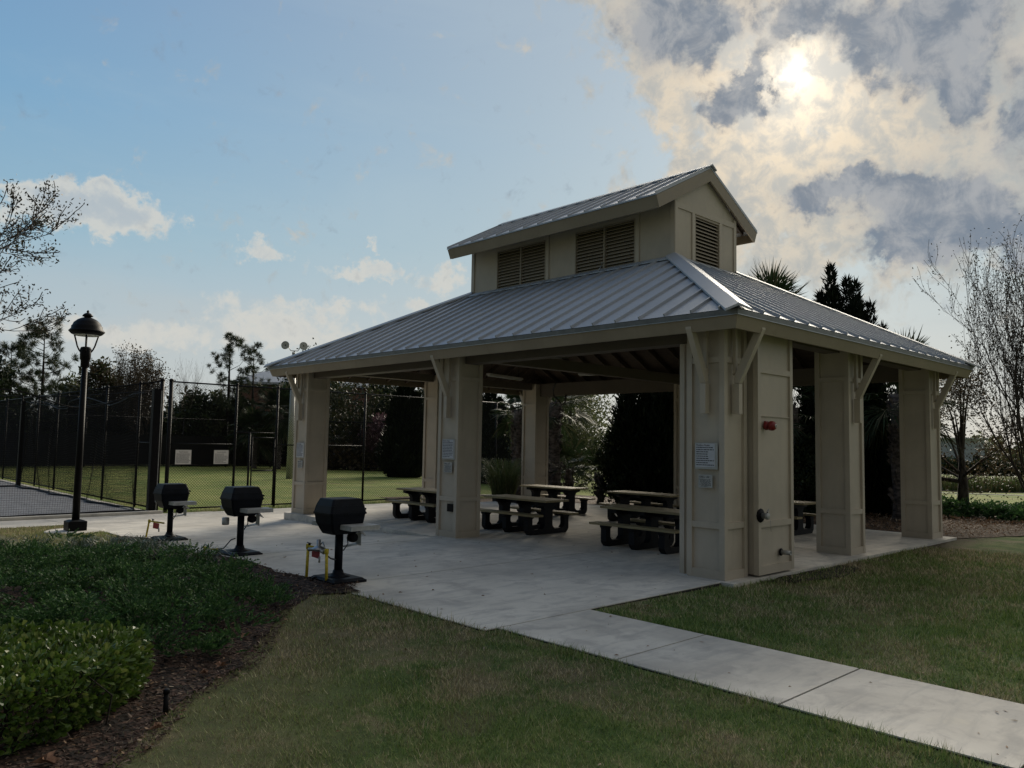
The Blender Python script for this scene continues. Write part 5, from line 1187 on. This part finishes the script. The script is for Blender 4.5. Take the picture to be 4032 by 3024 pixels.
# low juniper hedge, reeds, road hedge to the east
def mound(name, label, poly, h, mat, seed, n, lsz, w, catg, kind=None, base=None, lump=1.6, per=10, tuft=0):
    from mathutils import noise as mn
    from mathutils.geometry import intersect_point_line
    rg = np.random.default_rng(seed); P = [Vector((*p, 0)) for p in poly]; xs = [p.x for p in P]; ys = [p.y for p in P]
    def inside(x, y):
        c = False; j = len(P)-1
        for i in range(len(P)):
            if (P[i].y > y) != (P[j].y > y) and x < (P[j].x-P[i].x)*(y-P[i].y)/(P[j].y-P[i].y)+P[i].x: c = not c
            j = i
        return c
    def dist(x, y):
        q = Vector((x, y, 0)); best = 9
        for i in range(len(P)):
            a, b = P[i], P[(i+1) % len(P)]; t_ = max(0, min(1, (q-a).dot(b-a)/(b-a).length_squared)); best = min(best, (a.lerp(b, t_)-q).length)
        return best
    C, D = [], []
    while len(C) < n:
        x, y = rg.uniform(min(xs), max(xs)), rg.uniform(min(ys), max(ys))
        if not inside(x, y): continue
        e = dist(x, y); hh = h*(1-math.exp(-(e+.06)/.28))*max(.1, .55+.45*mn.noise(Vector((x*lump, y*lump, seed)))+.9*abs(mn.noise(Vector((x*lump*2.4, y*lump*2.4, seed))))+.5*mn.noise(Vector((x*lump*5, y*lump*5, seed))))
        q = rg.random()**.35; C.append((x, y, gz(x, y)+max(.02, hh*q+.02))); a = rg.uniform(0, 2*PI); D.append((math.cos(a), math.sin(a), rg.uniform(.05, .8)))
    C = np.array(C); D = unit(np.array(D))
    if tuft:
        k = n//tuft; q = C[:k]; lead = D[:k]*np.array([1, 1, .5]); idx = np.repeat(np.arange(k), tuft)[:n]; n = len(idx)
        o = rg.normal(size=(n, 3))*np.array([.085, .085, .012]); C = q[idx]+o+lead[idx]*.04; D = unit(lead[idx]*.7+o*5.5*np.array([1, 1, 0])+np.array([0, 0, .30])+rg.normal(size=(n, 3))*.16)
    S = unit(np.cross(D, np.array([0, 0, 1.])+rg.normal(size=(n, 3))*.4)); ln = lsz*rg.uniform(.6, 1.3, n); parts = []
    for k in range(per):
        f = (k+.5)/per; sg = 1 if k % 2 else -1; B_ = C+D*(ln*f)[:, None]; dd = unit(D*.9+S*sg*(.62-.3*f)+rg.normal(size=(n, 3))*.2+np.array([0, 0, .12])); parts.append(leafq(B_, dd, ln*(.34-.12*f), w, rg))
    V, F = cat(parts); o = np_mesh(name, V, F, mat, k=4); tag(o, label, catg, kind=kind)
    return inside
in_jun = mound('juniper_bed', 'low dark green juniper ground cover spreading across the mulch bed', [(-5.62, 2.55), (-5.9, 2.0), (-6.4, 1.62), (-7.05, .85), (-7.7, .55), (-8.2, .9), (-9.0, 1.4), (-11.0, 1.6), (-11.4, 7.6), (-8.4, 8.3), (-7.3, 6.9), (-6.7, 5.8), (-6.1, 4.9), (-5.72, 3.6)], .56, LM['juni'], 101, 19000, .12, .0085, 'juniper', 'stuff', per=12, tuft=26)
mound('juniper_bed', 'low dark juniper bed across the mulch beyond the last right hand column', [(15.6, -6), (16.6, -6), (18.4, 1.0), (18.0, 8.5), (16.0, 9.0), (15.9, 1.2)], .44, LM['juni'], 102, 5200, .34, .03, 'juniper', 'stuff', per=8)
def strip_blades(name, label, x0, x1, y0, y1, n, L, w, seed, mat, catg, h=.1):
    rg = np.random.default_rng(seed); x = rg.uniform(x0, x1, n); y = rg.uniform(y0, y1, n); c = np.stack([x, y, [gz(a, b) for a, b in zip(x, y)]], 1)
    V, F = blades('', '', (0,0,0), n, 1, L, w, seed, mat, '', spread=.35, centers=c, seg=2); tag(np_mesh(name, V, F, mat, k=4), label, catg, kind='stuff')
strip_blades('reeds', 'band of tall green reeds beyond the far path', 46, 50, -12, 40, 15000, 1.15, .03, 111, LM['reed'], 'reeds')
bed('mulch_bed', [(44.3, -14), (46, -14), (46.3, 40), (44.6, 40)], gz, M['mulch'], 112, 3.0)
for i, (a, lb) in enumerate([(19.5, 'dark clipped shrub beside the road, left end of the row'), (17.3, 'dark shrub in front of the grey parked car'), (15.0, 'dark shrub in front of the silver parked car'), (12.6, 'dark shrub at the right frame edge beside the road')]):
    bushy_tree('road_shrub', lb, az_pt(a, 126), 1.9, 3.6, 120+i, LM['dark'], n=3000, lsz=.5, crown0=0, clumps=30, catg='shrub', group='shrubs along the road', trunk=False, squash=.5)
# ---------------------------------------------------------------- boxwood-like hedge, close by on the left
def hedge():
    rg = np.random.default_rng(131); root = thing('clipped_hedge', 'glossy bright green broad leaved hedge in the lower left corner', 'hedge', (-9.2, .2, -.06))
    poly = [(-8.02, .42), (-8.28, .0), (-8.65, -.33), (-9.1, -.56), (-10.6, -1.2), (-11, 1.2), (-9.6, 1.25), (-8.75, 1.15), (-8.3, .85)]
    from mathutils import noise as mn
    P = np.array(poly); C, D = [], []
    n_e = len(P); cen = np.array([-9.3, .2])
    N = 13500
    for i in range(N):
        if rg.random() < .52:   # top
            while True:
                a, b = rg.random(2); x, y = -11+3.0*a, -1.25+2.55*b; c = False; j = n_e-1
                for q in range(n_e):
                    if (P[q][1] > y) != (P[j][1] > y) and x < (P[j][0]-P[q][0])*(y-P[q][1])/(P[j][1]-P[q][1])+P[q][0]: c = not c
                    j = q
                if c: break
            z = .44+.07*mn.noise(Vector((x*2.3, y*2.3, 4)))+.05*mn.noise(Vector((x*7, y*7, 1)))-rg.random()**2*.16; d = rdirs(1, rg)[0]*.75+[0, 0, .85]
        else:
            k = rg.integers(0, n_e); t_ = rg.random(); p = P[k]*(1-t_)+P[(k+1) % n_e]*t_; o = unit(p-cen); z = rg.uniform(-.0, .46); bul = .06*math.sin(z/.46*PI)+.06*mn.noise(Vector((p[0]*4, p[1]*4, z*5)))-rg.random()**2*.18
            x, y = p+o*bul; d = rdirs(1, rg)[0]*.8+[o[0]*.8, o[1]*.8, .35]
        C.append((x, y, z-.04)); D.append(d)
    C = np.array(C); D = unit(np.array(D)); n = len(C); L = .066*rg.uniform(.5, 1.3, n)[:, None]; Wd = .0155*rg.uniform(.7, 1.2, n)[:, None]
    S = unit(np.cross(D, rdirs(n, rg))); U = np.cross(S, D)
    rows = [C, C+D*L*.45+S*Wd*.75+U*L*.05, C+D*L*.80+S*Wd+U*L*.03, C+D*L-U*L*.06, C+D*L*.80-S*Wd+U*L*.03, C+D*L*.45-S*Wd*.75+U*L*.05]
    V = np.stack(rows, 1).reshape(-1, 3); b = (np.arange(n)*6)[:, None]; F = np.concatenate([b+np.array([[0, 1, 4, 5]]), b+np.array([[1, 2, 3, 4]])])
    np_mesh('leaves', V, F, LM['box'], root, k=4)
    m = MB(); rr2 = random.Random(3)
    for i in range(120):
        x, y = rr2.uniform(-10.6, -8.4), rr2.uniform(-.5, .9); m.tube([(x, y, -.1), (x+rr2.uniform(-.1, .1), y+rr2.uniform(-.1, .1), .2), (x+rr2.uniform(-.2, .2), y+rr2.uniform(-.2, .2), .38)], [.008, .006, .003], 4, False)
    m.build('stems', BK['dark'], root)
hedge()
# liriope clumps along the back of the juniper bed
cl = [(-6.35, 8.35), (-6.0, 7.7), (-5.85, 7.05), (-5.78, 6.4), (-6.35, 7.1), (-5.75, 5.75), (-5.6, 5.15), (-6.9, 8.9), (-7.4, 9.3), (-6.6, 7.8), (-6.1, 6.2)]
for i, (x, y) in enumerate(cl):
    V, F = blades('', '', (x, y, gz(x, y)), 150, .12, .42, .008, 140+i, None, '', spread=.95, arch=1.0, seg=4)
    o = np_mesh('border_grass', V, F, LM['lirio'], k=4); tag(o, 'low strap leaved border grass clump at the back of the juniper bed', 'border grass', 'strap leaved clumps behind the juniper bed')
# ---------------------------------------------------------------- lawn blades near the camera
def lawn():
    rg = np.random.default_rng(151); n = 420000; cx, cy = -10.3, -6.25
    r = 3.6+15*rg.random(n)**1.25; a = np.radians(rg.uniform(8, 86, n)); x = cx+r*np.cos(a); y = cy+r*np.sin(a)
    from mathutils import noise as mn
    keep = ~((x > -4.56+.05*np.sin(y*7)*np.sin(y*2.3)) & (x < -3.02) & (y < 0)) & ~((x > -4.7) & (x < 9.5) & (y > -.1)) & ~((x > -.2) & (x < 9.5) & (y > -.24))
    keep &= ~((x > 9.4) & (y > -1.0))
    px = np.array([p[0] for p in bed_a]); py = np.array([p[1] for p in bed_a]); ins = np.zeros(n, bool); j = len(px)-1; xo = x+rg.normal(size=n)*.10; yo = y+rg.normal(size=n)*.10
    for i in range(len(px)):
        with np.errstate(divide='ignore', invalid='ignore'): cross_ = ((py[i] > yo) != (py[j] > yo)) & (xo < (px[j]-px[i])*(yo-py[i])/(py[j]-py[i])+px[i])
        ins ^= cross_; j = i
    dd_ = (x+5.2)*.795-(y-3)*.606; keep &= ~((x < -4.6) & (rg.random(n) > np.clip((dd_+.15)/.6, .35, 1)))
    keep &= ~ins | ((y > 6.9) & (x > -6.2) & (y < 14))
    x, y = x[keep], y[keep]; n = len(x)
    dens = np.array([mn.noise(Vector((p*.9, q*.9, 2.0)))*.5+mn.noise(Vector((p*3.1, q*3.1, 5.0)))*.4 for p, q in zip(x[::1], y[::1])])
    k2 = rg.random(n) < np.clip(.85+dens*1.2, .25, 1); x, y, dens = x[k2], y[k2], dens[k2]; n = len(x)
    z = np.array([gz(p, q) for p, q in zip(x, y)]); d = np.hypot(x-cx, y-cy); L = (.022+.034*rg.random(n)**1.6+.022*np.clip(dens, 0, 1))*np.clip(d/8, .95, 1.5)
    edge = ((np.abs(x+4.62) < .12) & (y < 3)) | ((np.abs(x+2.97) < .06) & (y < 0)); L = np.where(edge, L*1.7, L)
    a2 = rg.uniform(0, 2*PI, n); lean = rg.uniform(.2, 1.3, n); C = np.stack([x, y, z-.004], 1); S = np.stack([-np.sin(a2), np.cos(a2), np.zeros(n)], 1)*(.0034*np.clip(d/6, .8, 2.4))[:, None]
    T_ = C+np.stack([np.cos(a2)*lean*L, np.sin(a2)*lean*L, L], 1); V = np.stack([C-S, C+S, T_], 1).reshape(-1, 3)
    tag(np_mesh('grass', V, np.arange(3*n).reshape(-1, 3), LM['grass'], k=3), 'short patchy winter lawn grass', 'grass', kind='stuff')
lawn()
# small grass patch between lamp post and grills, and the strip under the fence
def patch(pts_fn, n, L, seed):
    rg = np.random.default_rng(seed); c = pts_fn(rg, n); V, F = blades('', '', (0,0,0), len(c), 1, L, .004, seed, None, '', spread=.5, centers=c, seg=2); return V, F
def zone(rg, n):
    x = rg.uniform(-6.5, -4.74, n); y = rg.uniform(7.2, 15.4, n); k = (x > -6.4+(y-7)*-.02) & ~((x > -5.05) & (y > 9.7) & (y < 11.6)) & ~((np.hypot(x+5.15, y-13.35) < .62)); x, y = x[k], y[k]
    return np.stack([x, y, [gz(a, b) for a, b in zip(x, y)]], 1)
V, F = patch(zone, 16000, .07, 161); tag(np_mesh('grass', V, F, LM['grass'], k=4), 'grass patch around the lamp post', 'grass', kind='stuff')
def zone2(rg, n): x = rg.uniform(-1.3, 14, n); y = rg.uniform(18.1, 19.2, n); return np.stack([x, y, [gz(a, b) for a, b in zip(x, y)]], 1)
V, F = patch(zone2, 9000, .10, 162); tag(np_mesh('grass', V, F, LM['grass'], k=4), 'rough grass strip under the chain link fence', 'grass', kind='stuff')
# mulch chips and fallen leaves
def chips(name, label, polyb, n, L, w, seed, mat, zoff, tilt=.25, catg='mulch'):
    rg = np.random.default_rng(seed); px = np.array([p[0] for p in polyb]); py = np.array([p[1] for p in polyb]); x = rg.uniform(px.min(), px.max(), n*3); y = rg.uniform(py.min(), py.max(), n*3); ins = np.zeros(len(x), bool); j = len(px)-1
    for i in range(len(px)):
        with np.errstate(divide='ignore', invalid='ignore'): ins ^= ((py[i] > y) != (py[j] > y)) & (x < (px[j]-px[i])*(y-py[i])/(py[j]-py[i])+px[i])
        j = i
    x, y = x[ins][:n], y[ins][:n]; n = len(x); C = np.stack([x, y, [zbed(a, b)+zoff for a, b in zip(x, y)]], 1); a = rg.uniform(0, 2*PI, n); D = unit(np.stack([np.cos(a), np.sin(a), rg.normal(size=n)*tilt], 1)); S = unit(np.stack([-np.sin(a), np.cos(a), rg.normal(size=n)*tilt*1.5], 1))
    Ls = (L*rg.uniform(.4, 1.4, n))[:, None]; Ws = (w*rg.uniform(.5, 1.4, n))[:, None]; V = np.stack([C-S*Ws, C+S*Ws, C+D*Ls+S*Ws*.7, C+D*Ls-S*Ws*.7], 1).reshape(-1, 3); V[:, 2] += .006
    tag(np_mesh(name, V, np.arange(4*n).reshape(-1, 4), mat, k=4), label, catg, kind='stuff')
mchip = mat_leaf('mulch_chip', (.016, .011, .008), (.090, .052, .038), (.20, .15, .12), 40, 0, .9, .2)
near_bed = [(-4.2, 3.2), (-4.60, 2.7), (-5.15, 2.9), (-5.9, 2.0), (-6.55, 1.0), (-7.1, .25), (-7.8, -.2), (-8.05, -.55), (-8.4, -1.0), (-9.4, -1.7), (-10.3, -1.5), (-9, 1.2), (-5.7, 2.7), (-5.3, 7.3), (-4.7, 7.3), (-4.66, 4.2), (-4.5, 3.6)]
chips('mulch_chips', 'dark wood mulch chips filling the planting bed', near_bed, 26000, .045, .006, 171, mchip, .012)
chips('leaf_litter', 'pale leaf litter scattered over the mulch', near_bed, 900, .03, .009, 172, LM['dry'], .025, .4, 'leaf litter')
chips('pine_straw_litter', 'pale leaf and straw litter east of the pavilion', [(9.7, -.6), (15.5, -1.2), (15.6, 8), (9.8, 8)], 5200, .07, .012, 173, LM['dry'], .02, .5, 'leaf litter')
def litter():
    rg = np.random.default_rng(181); P = []
    for i in range(330):
        r = 4+14*rg.random(); a = math.radians(rg.uniform(12, 84)); x, y = -10.3+r*math.cos(a), -6.25+r*math.sin(a)
        z = .004 if ((-4.5 < x < -3.06 and y < 0) or (-4.6 < x < 9 and y > 0)) else gz(x, y)+.018
        if y > 6.4 and x < 0: z = slopez(y)+.004
        P.append((x, y, z))
    C = np.array(P); n = len(C); a = rg.uniform(0, 2*PI, n); D = unit(np.stack([np.cos(a), np.sin(a), rg.normal(size=n)*.12], 1)); V, F = leafq(C, D, .05*rg.uniform(.4, 1.3, n), .009*rg.uniform(.6, 1.5, n), rg, .5)
    V[:, 2] = np.maximum(V[:, 2], np.repeat(C[:, 2], 4)); tag(np_mesh('fallen_leaves', V, F, LM['dry'], k=4), 'small dry leaves scattered over lawn and paving', 'fallen leaves', kind='stuff')
litter()
def lobed(x, y, s, rot, label, colr):
    m = MB(); pts = []; 
    for k in range(14):
        a = 2*PI*k/14; r = s*(.5+.5*(k % 2))*(1.0 if k not in (6, 8) else .6); pts.append((x+math.cos(a+rot)*r, y+math.sin(a+rot)*r*.7, gz(x, y)+.05+.35*s*math.sin(a*2+rot)))
    m.add([(x, y, gz(x, y)+.035)]+pts, [(0, 1+k, 1+(k+1) % 14) for k in range(14)]); tag(m.build('fallen_leaf', colr), label, 'fallen leaf', 'large brown fallen leaves on the mulch')
brownleaf = simple('brown_leaf', (.20, .105, .06), .7, 0, .35, 30)
for x, y, s, r, lb in [(-8.97, -.86, .085, .3, 'large curled brown leaf at the foot of the hedge, bottom left'), (-8.28, -.72, .055, 1.2, 'brown leaf where the mulch meets the lawn, nearest the sprinkler stake'), (-7.35, .42, .06, 2.0, 'pale brown leaf on mulch below the juniper tip'), (-7.55, .30, .05, .8, 'brown leaf on mulch right of the hedge'), (-6.75, 1.25, .05, 2.6, 'brown leaf at the juniper bed edge')]: lobed(x, y, s, r, lb, brownleaf)
MB().box(-6.98, .78, -.05, -6.86, .84, -.02).build('brick_fragment', M['red']); tag(bpy.data.objects['brick_fragment'], 'small red block half hidden at the mulch edge below the junipers', 'block')
# ---------------------------------------------------------------- far buildings, cars
def house(name, label, x, y, w, d, hz, roofh, wallm, roofm, rot, windows=3):
    g = gz(x, y); t = thing(name, label, 'building', (x, y, g)); m = MB(); R_ = Matrix.Rotation(rot, 3, 'Z'); c = Vector((x, y, g))
    def T(v): return c+R_ @ Vector(v)
    def hexa(mm, x0, y0, z0, x1, y1, z1): mm.hexa([T((a, b, z)) for z in (z0, z1) for a, b in ((x0, y0), (x1, y0), (x1, y1), (x0, y1))])
    hexa(m, -w/2, -d/2, -.3, w/2, d/2, hz); m.build('wall', wallm, t)
    m = MB(); e = .6; b = [(-w/2-e, -d/2-e, hz), (w/2+e, -d/2-e, hz), (w/2+e, d/2+e, hz), (-w/2-e, d/2+e, hz)]; i = min(w, d)/2
    tp = [(-w/2+i, -.01, hz+roofh), (w/2-i, -.01, hz+roofh), (w/2-i, .01, hz+roofh), (-w/2+i, .01, hz+roofh)]
    b2 = [(p[0], p[1], p[2]+.25) for p in b]
    if roofh > .3: m.add([T(p) for p in b+b2+tp], [(3,2,1,0), (0,1,5,4), (1,2,6,5), (2,3,7,6), (3,0,4,7), (4,5,9,8), (5,6,10,9), (6,7,11,10), (7,4,8,11)])
    else: m.hexa([T(p) for p in b]+[T(p) for p in b2])
    m.build('roof', roofm, t)
    for k in range(windows):
        for sy in (-1,):
            wx = -w/2+(k+.5)*w/windows; f = MB(); hexa(f, wx-.7, -d/2-.06, 1.0, wx+.7, -d/2-.005, 2.5); fo = f.build('window', M['signwhite'], t)
            f = MB(); hexa(f, wx-.6, -d/2-.08, 1.1, wx+.6, -d/2-.062, 2.4); f.build('pane', M['plastic'], fo)
    return t
brick = simple('brick_wall', (.20, .10, .07), .85, 0, .25, 3)
x, y, _ = az_pt(60.3, 92); house('brick_building', 'brick building with grey hip roof peeking over the trees left of the roof corner', x, y, 17, 12, 8.3, 3.2, brick, M['roof'], math.radians(-28), 5)
x, y, _ = az_pt(57.3, 80); house('blue_shed', 'small dark blue building glimpsed beneath the pink blossom', x, y, 6, 5, 2.6, .8, simple('blue_wall', (.08, .12, .17), .8, 0, .1), simple('grey_roof', (.18, .18, .19), .8), math.radians(-30), 2)
x, y, _ = az_pt(18.2, 185); house('warehouse', 'pale grey flat roofed warehouse far away behind the parked cars', x, y, 17, 18, 5.6, .1, simple('pale_wall', (.42, .44, .47), .8, 0, .05), M['signwhite'], math.radians(-70), 6)
def car(loc, rot, col, label, h=1.45, ln=4.5):
    x, y, z = loc; t = thing('parked_car', label, 'car', loc, 'cars parked beyond the road'); R_ = Matrix.Rotation(rot, 3, 'Z'); O = Vector(loc)
    body = simple('car_paint', col, .3, .3, .05); s = ln/4.5; k = h/1.45
    def pr(poly, t0, t1, mat, nm, par): m = MB(); m.prism([(u*s, v*k) for u, v in poly], O, R_ @ Vector((1,0,0)), Vector((0,0,1)), t0, t1); return m.build(nm, mat, par)
    b = pr([(-2.2, .28), (-1.75, .22), (1.75, .22), (2.2, .30), (2.22, .62), (1.9, .80), (1.1, .90), (-1.6, .94), (-2.15, .90), (-2.25, .60)], -.88, .88, body, 'body', t)
    pr([(1.08, .905), (.45, 1.36), (-.1, 1.45), (-.9, 1.43), (-1.55, .945)], -.74, .74, body, 'cabin', t)
    for a in (-.752, .742): pr([(.9, .95), (.42, 1.30), (-.1, 1.36), (-.85, 1.34), (-1.3, .96)], a, a+.01, M['plastic'], 'window', t)
    for wx in (-1.35, 1.35):
        for sy in (-.80, .80):
            m = MB(); c = O+R_ @ Vector((wx*s, sy, .32)); n = R_ @ Vector((0, 1, 0)); u = R_ @ Vector((1, 0, 0)); vs = [c+(u*math.cos(a)+Vector((0,0,1))*math.sin(a))*.32+n*o for o in (-.1, .1) for a in [2*PI*q/14 for q in range(14)]]
            m.add(vs, [(q, (q+1) % 14, (q+1) % 14+14, q+14) for q in range(14)]+[tuple(range(14)), tuple(range(14, 28))[::-1]]); wh = m.build('wheel', M['plastic'], t)
    return t
for a, d, rt, c, lb in [(19.0, 156, 1.75, (.18, .18, .19), 'dark grey car parked behind the road shrubs, just right of the last column'), (15.6, 156, 1.72, (.42, .40, .37), 'beige car parked nearest the right hand tree trunk'), (14.0, 160, 1.8, (.5, .5, .52), 'silver car parked at the right frame edge behind the tree')]: car(az_pt(a, d), rt, c, lb)
car(az_pt(42.0, 118), 2.2, (.62, .63, .65), 'white car glimpsed through the back opening, above the palmetto'); car(az_pt(36.4, 122), 2.2, (.5, .5, .52), 'pale car glimpsed right of the black cedar')
car(az_pt(16.9, 168), 1.7, (.30, .38, .45), 'pale blue van parked behind the beige car', 2.1, 5.2)
